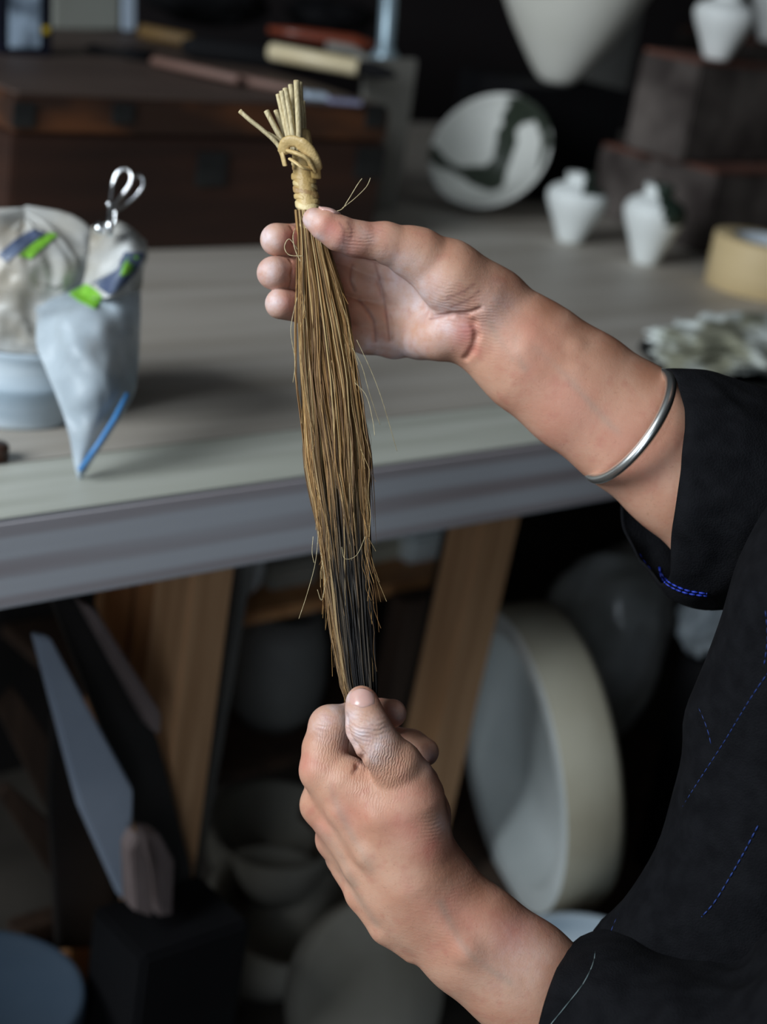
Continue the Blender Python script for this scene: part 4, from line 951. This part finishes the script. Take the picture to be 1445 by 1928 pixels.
# ---- clothing
from mathutils import noise
def loft(name, rings, nu=96, nv=48, amp=.003, fs=14, material='cloth', capend=False, seed=0, world=False, th=.0012):
    Rn = []
    for r in rings:
        p = np.array([PW(*q) for q in r]) if not world else np.array(r)
        m = len(p); ext = np.concatenate([p, p, p]); out = []
        for i in range(nu):
            t = i/nu*m; k = int(t); u = t-k
            a, b, c, d = ext[m+k-1], ext[m+k], ext[m+k+1], ext[m+k+2]
            out.append(.5*((2*b)+(-a+c)*u+(2*a-5*b+4*c-d)*u*u+(-a+3*b-3*c+d)*u**3))
        Rn.append(out)
    Rn = np.array(Rn); G_ = np.array([smoothprof(Rn[:, i], nv) for i in range(nu)])    # nu,nv,3
    ctr = G_.mean(0); v = []
    for j in range(nv):
        for i in range(nu):
            p = G_[i, j]; d = p-ctr[j]; L = np.linalg.norm(d)+1e-9
            q = Vector(p*fs)+Vector((seed, 0, 0)); e = noise.noise(q)*1.0-abs(noise.noise(q*1.9+Vector((3, 3, 3))))*1.4+.3
            v.append(p+d/L*e*amp)
    f = [(j*nu+i, j*nu+(i+1) % nu, (j+1)*nu+(i+1) % nu, (j+1)*nu+i) for j in range(nv-1) for i in range(nu)]
    if capend: f.append(tuple((nv-1)*nu+i for i in range(nu)))
    o = own(link(name, pyd(v, f), material)); md = o.modifiers.new('s', 'SOLIDIFY'); md.thickness = th; md.offset = 0
    return o, (v, f)
def ell(cx, cy, cz, rx_, ry_, rz_, tx=0):
    """8-point ring: order top, near-up, near-mid, near-low, bottom, far-low, far-mid, far-up"""
    return [(cx+rx_*0+tx*sin(a), cy-ry_*cos(a), cz-rz_*sin(a)) for a in [k*pi/4 for k in range(8)]]
up_r = [
 [(1254, 698, 46), (1288, 768, 14), (1285, 862, -2), (1271, 985, 2), (1258, 1098, 34), (1212, 1062, 72), (1172, 962, 92), (1200, 800, 90)],
 [(1274, 699, 48), (1308, 770, 8), (1308, 875, -8), (1296, 1000, -4), (1285, 1122, 34), (1245, 1100, 74), (1205, 980, 96), (1225, 810, 92)],
 [(1330, 706, 54), (1365, 775, 4), (1375, 885, -10), (1362, 1015, -6), (1335, 1128, 36), (1305, 1120, 76), (1280, 1000, 100), (1290, 820, 96)],
 [(1410, 728, 60), (1450, 800, 6), (1465, 920, -8), (1455, 1050, -4), (1410, 1132, 42), (1385, 1120, 84), (1370, 1000, 112), (1380, 830, 106)],
 [(1500, 745, 70), (1560, 820, 20), (1600, 930, 5), (1590, 1080, 15), (1540, 1170, 60), (1500, 1150, 110), (1480, 1000, 135), (1480, 850, 125)],
 [(1600, 640, 110), (1690, 700, 50), (1760, 800, 40), (1790, 900, 60), (1760, 950, 110), (1690, 900, 150), (1610, 800, 170), (1580, 700, 150)],
 [(1680, 380, 150), (1780, 430, 90), (1860, 500, 80), (1900, 580, 110), (1890, 620, 160), (1800, 600, 210), (1700, 520, 220), (1660, 430, 190)]]
sl1, d1_ = loft('sleeve', up_r, 128, 110, .0042, 17, seed=2)
lo_r = [
 [(1086, 1772, 22), (1050, 1828, -26), (1022, 1905, -44), (1010, 2000, -40), (1030, 2090, 0), (1070, 2060, 45), (1100, 1960, 60), (1108, 1850, 52)],
 [(1104, 1764, 24), (1076, 1824, -32), (1052, 1910, -52), (1040, 2020, -46), (1062, 2120, 0), (1100, 2090, 52), (1130, 1980, 66), (1130, 1850, 58)],
 [(1160, 1762, 24), (1140, 1828, -44), (1125, 1935, -66), (1125, 2060, -60), (1150, 2170, 0), (1180, 2130, 60), (1200, 2000, 72), (1185, 1850, 62)],
 [(1262, 1800, 14), (1250, 1850, -62), (1250, 1985, -92), (1270, 2120, -84), (1300, 2250, -4), (1330, 2200, 55), (1340, 2050, 62), (1300, 1890, 50)],
 [(1420, 1790, 0), (1425, 1840, -84), (1440, 1990, -118), (1460, 2180, -110), (1490, 2320, -20), (1520, 2250, 40), (1520, 2050, 50), (1480, 1890, 40)],
 [(1520, 1500, -60), (1560, 1600, -140), (1640, 1780, -175), (1700, 1900, -170), (1740, 1950, -90), (1700, 1850, -20), (1620, 1700, 0), (1550, 1560, -10)],
 [(1600, 700, -150), (1650, 740, -210), (1750, 800, -230), (1830, 850, -220), (1850, 860, -160), (1800, 820, -110), (1700, 760, -90), (1620, 710, -110)]]
sl2, d2_ = loft('sleeve', lo_r, 128, 110, .0045, 15, seed=7)
# jacket body: rings down the trunk, then straight to the floor
prof_t = [(250, 1690, 1830, 30, 40), (330, 1600, 1880, 20, 110), (480, 1560, 1940, 10, 190), (700, 1545, 2050, 0, 150), (900, 1478, 2150, -15, 120), (960, 1440, 2200, -18, 110), (1040, 1395, 2200, -20, 105), (1110, 1364, 2200, -18, 100),
          (1187, 1338, 2200, -12, 96), (1297, 1304, 2200, 0, 92), (1335, 1287, 2200, 6, 92), (1420, 1276, 2200, 16, 92), (1495, 1257, 2200, 24, 92), (1572, 1240, 2200, 30, 92), (1643, 1206, 2200, 36, 90), (1700, 1172, 2200, 40, 90),
          (1740, 1134, 2200, 44, 88), (1790, 1112, 2200, 46, 88), (1900, 1090, 2200, 50, 90), (2100, 1075, 2200, 60, 120)]
tr = []
for y, xl, xr, cz, rz_ in prof_t:
    cx = (xl+xr)/2; rx_ = (xr-xl)/2
    tr.append([PW(cx-rx_*cos(a)*(1 if True else 1), y, cz-rz_*sin(a)) for a in [2*pi*k/16 for k in range(16)]])
last = tr[-1]
for zz in (0.45, 0.2, 0.005):
    c_ = np.mean(last, axis=0); tr.append([np.array([p[0]+(p[0]-c_[0])*.1, p[1]+(p[1]-c_[1])*.1+.02, zz]) for p in last])
jk, dj_ = loft('jacket', tr, 160, 150, .0045, 9, seed=4, world=True, capend=False, th=.0015)
bj = BVHTree.FromPolygons([tuple(x) for x in dj_[0]], dj_[1]); b1 = BVHTree.FromPolygons([tuple(x) for x in d1_[0]], d1_[1]); b2 = BVHTree.FromPolygons([tuple(x) for x in d2_[0]], d2_[1])
def seam(name, pts, bv, material, r=.0003, dash=.0032, gap=.0012, par=None, lift=.0012, hint=None):
    pp = smoothprof(pts, 240); q = []
    for x, y in pp:
        d = ray(x, y); h = bv.ray_cast(Vector(CAMP), Vector(d).normalized(), 3)
        if h[0] is not None: q.append(np.array(h[0])-d*lift)
    if len(q) < 4: return
    q = np.array(q); s = np.r_[0, np.cumsum(np.linalg.norm(np.diff(q, axis=0), axis=1))]; vs = []; fs = []; t = 0
    while t < s[-1]:
        tt = [t, t+dash/2, min(t+dash, s[-1])]; pts3 = [np.array([np.interp(u, s, q[:, c]) for c in range(3)]) for u in tt]
        if np.linalg.norm(pts3[2]-pts3[0]) < dash*1.5 and np.linalg.norm(pts3[2]-pts3[0]) > 1e-4:
            m_ = tube_me(pts3, [r*.6, r, r*.6], 5); o0 = len(vs)
            vs += [tuple(v.co) for v in m_.vertices]; fs += [tuple(i+o0 for i in p.vertices) for p in m_.polygons]; bpy.data.meshes.remove(m_)
        t += dash+gap
    return own(link(name, pyd(vs, fs), material), par)
s_ = seam('stitching', [(1450, 1262), (1412, 1318), (1362, 1400), (1310, 1480), (1270, 1545), (1228, 1612), (1190, 1682), (1165, 1722), (1150, 1756)], bj, 'stitch')
seam('stitching', [(1428, 1555), (1400, 1608), (1370, 1660), (1345, 1700), (1322, 1726)], bj, 'stitch', r=.0005)
seam('stitching', [(1304, 1308), (1322, 1345), (1334, 1378), (1340, 1404)], bj, 'stitch', r=.0003)
seam('stitching', [(1300, 1316), (1289, 1345), (1286, 1380), (1292, 1440), (1299, 1488)], bj, 'stitch_pale', r=.0002, dash=.01, gap=.0)
seam('stitching', [(1442, 1150), (1446, 1200), (1440, 1250)], bj, 'stitch', r=.0003)
seam('stitching', [(1122, 1782), (1118, 1812), (1100, 1850), (1074, 1884), (1040, 1926), (1030, 1940)], b2, 'stitch_pale', r=.0003, dash=.01, gap=0)
for off in (0, 7):
    seam('hem_stitching', [(1243-off*.2, 1068), (1246, 1088-off), (1262, 1104-off), (1290, 1116-off*.8), (1318, 1121-off*.7), (1332, 1122-off*.6)], b1, 'stitch_hem', r=.0007, dash=.0035, gap=.0006, lift=.0018)
seam('hem_stitching', [(1204, 1042), (1214, 1058), (1226, 1072)], b1, 'stitch_hem', r=.0006)
# hair and eyes (out of frame)
hp = Q(1790, -90, -5)
h_ = crumple('hair', toW(hp), .088, .092, .095, 'hair', amp=.08, seed=3, sub=4, fold=2); h_.parent = per; h_.matrix_basis = per.matrix_world.inverted() @ Matrix.Translation(Vector(toW(hp)))
for dz in (-32, 16):
    o = link('eye', lathe_me([(0, -.011), (.008, -.008), (.011, 0), (.008, .008), (0, .011)], 20), 'white_clay'); o.parent = per
    o.matrix_basis = per.matrix_world.inverted() @ Matrix.Translation(Vector(PW(1568, -22, dz)))

# ---- silver bangle
def bangle():
    # tilted ring round the forearm; endpoints of its visible half at (1253,703) and (1120,905)
    a = PW(1250, 703, 52); b = PW(1119, 900, 52); c = (a+b)/2; maj = (a-b)/2; L = np.linalg.norm(maj)
    nrm_ = toW(Q(1290, 880, 64))-toW(Q(1090, 735, 58)); nrm_ /= np.linalg.norm(nrm_)
    mid = PW(1219, 828, 18)
    mn = mid-c; mn = mn-maj*(mn@maj)/(L*L)
    pts = [c+maj*cos(t)+mn*sin(t)*(1 if sin(t) > 0 else 1.0) for t in np.linspace(0, 2*pi, 97)[:-1]]
    return pts
bp_ = bangle()
o = link('bangle', tube_me(bp_, .0031, 14, closed=True), 'silver'); tag(o, 'thin round silver bangle on the upper forearm', 'bracelet')

# ------------------------------------------------------------------ the straw brush
YS = [150, 280, 340, 400, 450, 500, 550, 600, 700, 800, 850, 930, 1000, 1100, 1200, 1290, 1340, 1400]
XC = [548, 570, 573, 582, 588, 596, 603, 609, 618, 629, 634, 641, 647, 656, 666, 676, 684, 694]
HWD = [20, 22, 24, 25, 27, 35, 42, 48, 53, 57, 59, 54, 48, 44, 39, 34, 25, 12]
def bx_(y): return np.interp(y, YS, XC)
def bw_(y): return np.interp(y, YS, HWD)
def bz_(y): return 40*(1300-y)/900.0
def bd_(y): return np.interp(y, [400, 470, 560, 850, 1200, 1300, 1400], [7.0, 6.5, 7.5, 9, 7.5, 6.5, 5])   # half depth, mm
br = thing('straw_brush', PW(660, 1330, 0), 'long straw brush with a bound handle and ink-black lower end held in both hands', 'brush')
def brown(o): return own(o, br)
def fibres(name, n, fn, seg=26, sides=3):
    vs = np.zeros((n*seg*sides, 3)); cs = np.zeros((n*seg*sides, 4)); fs = []
    for i in range(n):
        q, rad, col = fn(i, seg)                      # seg x 3 (px,py,dz), radius mm, seg x 3
        d = D0+q[:, 2]; c = np.stack([(q[:, 0]-722.5)/FPX*d, (q[:, 1]-964)/FPX*d, d], 1)
        t = np.gradient(c, axis=0); t /= np.linalg.norm(t, axis=1)[:, None]
        x = np.cross(t, [0.05, 0.02, 1.0]); x /= np.linalg.norm(x, axis=1)[:, None]; y = np.cross(t, x); ph = rng.uniform(0, 6)
        for k in range(sides):
            a = ph+2*pi*k/sides; vs[(i*seg+np.arange(seg))*sides+k] = c+(x*cos(a)+y*sin(a))*rad[:, None]
            cs[(i*seg+np.arange(seg))*sides+k, :3] = col; cs[(i*seg+np.arange(seg))*sides+k, 3] = 1
    b = (np.arange(n)[:, None]*seg+np.arange(seg-1)[None, :]).ravel()*sides
    fa = np.concatenate([np.stack([b+k, b+(k+1) % sides, b+sides+(k+1) % sides, b+sides+k], 1) for k in range(sides)])
    W_ = toW(vs); me = bpy.data.meshes.new(name); me.vertices.add(len(W_)); me.vertices.foreach_set('co', W_.ravel())
    me.loops.add(len(fa)*4); me.loops.foreach_set('vertex_index', fa.ravel().astype(np.int32)); me.polygons.add(len(fa))
    me.polygons.foreach_set('loop_start', np.arange(0, len(fa)*4, 4, dtype=np.int32)); me.polygons.foreach_set('loop_total', np.full(len(fa), 4, dtype=np.int32)); me.update(calc_edges=True)
    at = me.attributes.new('fcol', 'FLOAT_COLOR', 'POINT'); at.data.foreach_set('color', cs.astype(np.float32).ravel())
    o = link(name, me, 'fibre'); brown(o); return o
GOLD = np.array([[.33, .175, .055], [.45, .265, .10], [.22, .112, .04], [.58, .41, .19], [.10, .05, .022]])
INK = np.array([[.008, .007, .007], [.018, .015, .013], [.005, .005, .006], [.06, .046, .032]])
def smooth_walk(seg, a):
    k = rng.normal(0, a, 5); return np.interp(np.linspace(0, 1, seg), np.linspace(0, 1, 5), k)
def path(u, v, y, wob=1.0, spread=None):
    s = len(y); w = bw_(y)*(spread if spread is not None else 1)
    x = bx_(y)+(u+smooth_walk(s, .06*wob))*w; z = bz_(y)+(v+smooth_walk(s, .05))*bd_(y)
    return np.stack([x, y, z], 1)
CLUMP = np.array([[r_*cos(a_), r_*sin(a_)]+list(rng.normal(0, 1, 7))+[rng.uniform(.6, 1.25)] for r_, a_ in [(math.sqrt(rng.uniform(.1, 1)), rng.uniform(0, 2*pi)) for _ in range(70)]])
def f_gold(i, s):
    a = rng.uniform(0, 2*pi); r = math.sqrt(rng.uniform(0.12, 1)); u, v = r*cos(a), r*sin(a)
    left = u < -.50
    ye = rng.uniform(1290, 1375) if (left and rng.uniform() < .85) or rng.uniform() < .05 else rng.normal(1005 if u < .4 else 960, 70)
    ye = min(ye, 1375); y = np.linspace(395 if rng.uniform() < .8 else rng.uniform(400, 700), ye, s)
    cl = CLUMP[np.argmin((CLUMP[:, 0]-u)**2+(CLUMP[:, 1]-v)**2)]
    u += (cl[0]-u)*.45; v += (cl[1]-v)*.45
    q = path(u, v, y, .7); q[:, 0] += (np.interp(y, np.linspace(400, 1350, 7), cl[2:9])*3.6+smooth_walk(s, 2.0))*np.clip((y-420)/150, 0, 1)*np.clip((1400-y)/120, 0, 1)
    if rng.uniform() < .22 and ye < 1200: q[:, 0] += np.linspace(0, 1, s)**2*rng.normal(0, 7)
    c = GOLD[rng.choice(5, p=[.33, .27, .2, .1, .1])]*rng.uniform(.75, 1.15)*cl[9]
    k = np.clip((y-650)/500, 0, 1)[:, None]; col = c*(1-.4*k)+np.array([.17, .13, .085])*.4*k
    return q, rng.uniform(.22, .46)*np.clip(np.linspace(4, .0, s)+.25, 0, 1), col
def f_ink(i, s):
    a = rng.uniform(0, 2*pi); r = math.sqrt(rng.uniform(0.02, 1)); u, v = r*cos(a), r*sin(a)
    if u < -.62: u = -.62+rng.uniform(0, .4)
    u = u*1.02+.03
    y0 = rng.normal(950, 60); y = np.linspace(max(780, y0), rng.uniform(1350, 1385), s)
    q = path(u, v*.92+.0, y, .8); c = INK[rng.choice(4, p=[.4, .27, .18, .15])]*rng.uniform(.8, 1.3)
    k = np.clip((y-y0)/90, 0, 1)[:, None]; col = np.array([.20, .13, .06])*(1-k)+c*k
    return q, rng.uniform(.22, .45)*np.clip(np.linspace(0, 12, s), .2, 1), col
fibres('bristles', 1150, f_gold)['kind'] = 'stuff'
o = fibres('inked_bristles', 800, f_ink, 20); o['kind'] = 'stuff'; o['label'] = 'stiff ink-blackened bristle ends'
def f_stray(i, s):
    side = rng.choice([-1, 1]); y0 = rng.uniform(430, 1150); L = rng.uniform(60, 240); y = np.linspace(y0, min(y0+L, 1330), s)
    u0 = side*rng.uniform(.6, .98); q = path(u0, rng.uniform(-1, .2), y, 1.5); out = rng.uniform(3, 18)
    q[:, 0] += side*out*np.linspace(0, 1, s)**rng.uniform(1.2, 2.4); q[:, 2] -= rng.uniform(0, 5)*np.linspace(0, 1, s)
    return q, np.full(s, rng.uniform(.07, .13)), np.tile(GOLD[rng.integers(0, 4)]*1.1, (s, 1))
fibres('stray_fibres', 90, f_stray, 14)['kind'] = 'stuff'
def curl(pts, r=.00016, nm='loose_fibre'):
    brown(link(nm, tube_me(smoothprof([PW(*p) for p in pts], 30), r, 5), 'stem'))
curl([(664, 655, 20), (682, 690, 22), (696, 740, 25), (716, 800, 28)]); curl([(672, 640, 22), (700, 700, 26), (722, 760, 30), (748, 850, 34)])
curl([(600, 400, 30), (640, 396, 24), (655, 378, 22), (672, 350, 22), (682, 336, 22)], .00022); curl([(645, 392, 24), (668, 374, 22), (690, 352, 22), (698, 335, 22)], .00018)
curl([(561, 470, 22), (545, 450, 20), (536, 465, 20), (545, 480, 20), (570, 482, 20)], .00022); curl([(556, 430, 26), (552, 446, 22), (556, 470, 20), (566, 492, 20)], .00025)
curl([(600, 1000, 8), (594, 1060, 6), (578, 1120, 4), (563, 1165, 2)]); curl([(604, 1040, 6), (612, 1090, 4), (606, 1130, 2), (598, 1110, 2)])
curl([(688, 1010, 4), (672, 1045, 0), (650, 1052, -2), (644, 1030, -2)]); curl([(560, 560, 25), (548, 620, 22), (556, 680, 22), (552, 720, 22)])
curl([(668, 720, 20), (690, 745, 18), (702, 790, 18), (706, 820, 18)]); curl([(590, 1010, 10), (588, 1040, 8), (592, 1060, 8)])
# handle: core, wound straw, knot and the cut stems above
core = [PW(bx_(y), y, bz_(y)) for y in np.linspace(250, 418, 20)]
brown(link('handle_core', tube_me(core, .0062, 16), 'binding'))
def band(yc, wpx, tilt, swell, ph):
    na, nb = 40, 9; vs = []; fs = []
    for i in range(na):
        a = 2*pi*i/na
        for j in range(nb):
            b = -1+2*j/(nb-1); yy = yc+b*wpx/2+tilt*cos(a)+1.2*sin(3*a+ph)
            w = bw_(yy)-7.5+(swell+4.5)*(1-abs(b)**5)+.5*sin(5*a+ph); vs.append(PW(bx_(yy)+w*cos(a), yy, bz_(yy)+(w*.29)*.92*sin(a)))
    for i in range(na):
        for j in range(nb-1): i2 = (i+1) % na; fs.append((i*nb+j, i2*nb+j, i2*nb+j+1, i*nb+j+1))
    return pyd(vs, fs)
y_ = 303
for t, (w_, sw_) in enumerate([(15, 2.6), (11, 1.6), (17, 2.8), (12, 1.4), (16, 2.4), (13, 2.0), (18, 2.6), (12, 1.2), (14, 1.8), (12, 1.0)]):
    brown(link('binding_turn', band(y_+w_/2, w_, 4.5+1.5*sin(t*1.7), sw_, t*2.3), ['binding_pale', 'binding', 'binding_dark'][t*2 % 3])); y_ += w_*.92
def strap(nm, pts, r, flat=.45, m_='binding'):
    brown(link(nm, tube_me(smoothprof([PW(*p) for p in pts], 28), r, 10, flat=flat), m_))
strap('binding_knot', [(533, 290, 32), (538, 270, 28), (555, 266, 26), (578, 280, 26), (592, 305, 30), (596, 335, 38)], [.0018]+[.0034]*10+[.0042]*12+[.003]*5)
strap('binding_knot', [(537, 312, 34), (532, 292, 32), (528, 278, 34), (538, 268, 38)], .0026)
strap('binding_knot', [(548, 300, 30), (560, 308, 26), (572, 316, 26), (588, 318, 32)], .0022)
strap('binding_knot', [(545, 285, 30), (562, 290, 25), (580, 300, 26), (592, 322, 32)], .003)
def stem(pts, r):
    brown(link('stem', tube_me(smoothprof([PW(*p) for p in pts], 16), r, 9, flat=.7), 'stem'))
stem([(534, 290, 34), (520, 268, 32), (495, 245, 30), (470, 225, 28), (452, 209, 28)], .0019)
stem([(538, 275, 36), (525, 262, 36), (505, 250, 36)], .0012)
stem([(540, 285, 38), (530, 262, 38), (514, 232, 38), (502, 209, 38)], .0023)
stem([(545, 285, 42), (536, 250, 44), (520, 208, 45)], .0019)
stem([(548, 285, 40), (538, 240, 40), (524, 178, 41)], .0020)
stem([(552, 285, 38), (543, 235, 38), (531, 172, 38)], .0022)
stem([(556, 285, 38), (549, 230, 38), (538, 167, 39)], .0024)
stem([(560, 285, 44), (556, 230, 46), (548, 160, 48)], .0020)
stem([(564, 285, 38), (563, 230, 38), (559, 152, 38)], .0024)
stem([(568, 290, 42), (568, 230, 43), (565, 155, 44)], .0020)
stem([(572, 300, 48), (575, 260, 50), (572, 190, 52)], .0011)
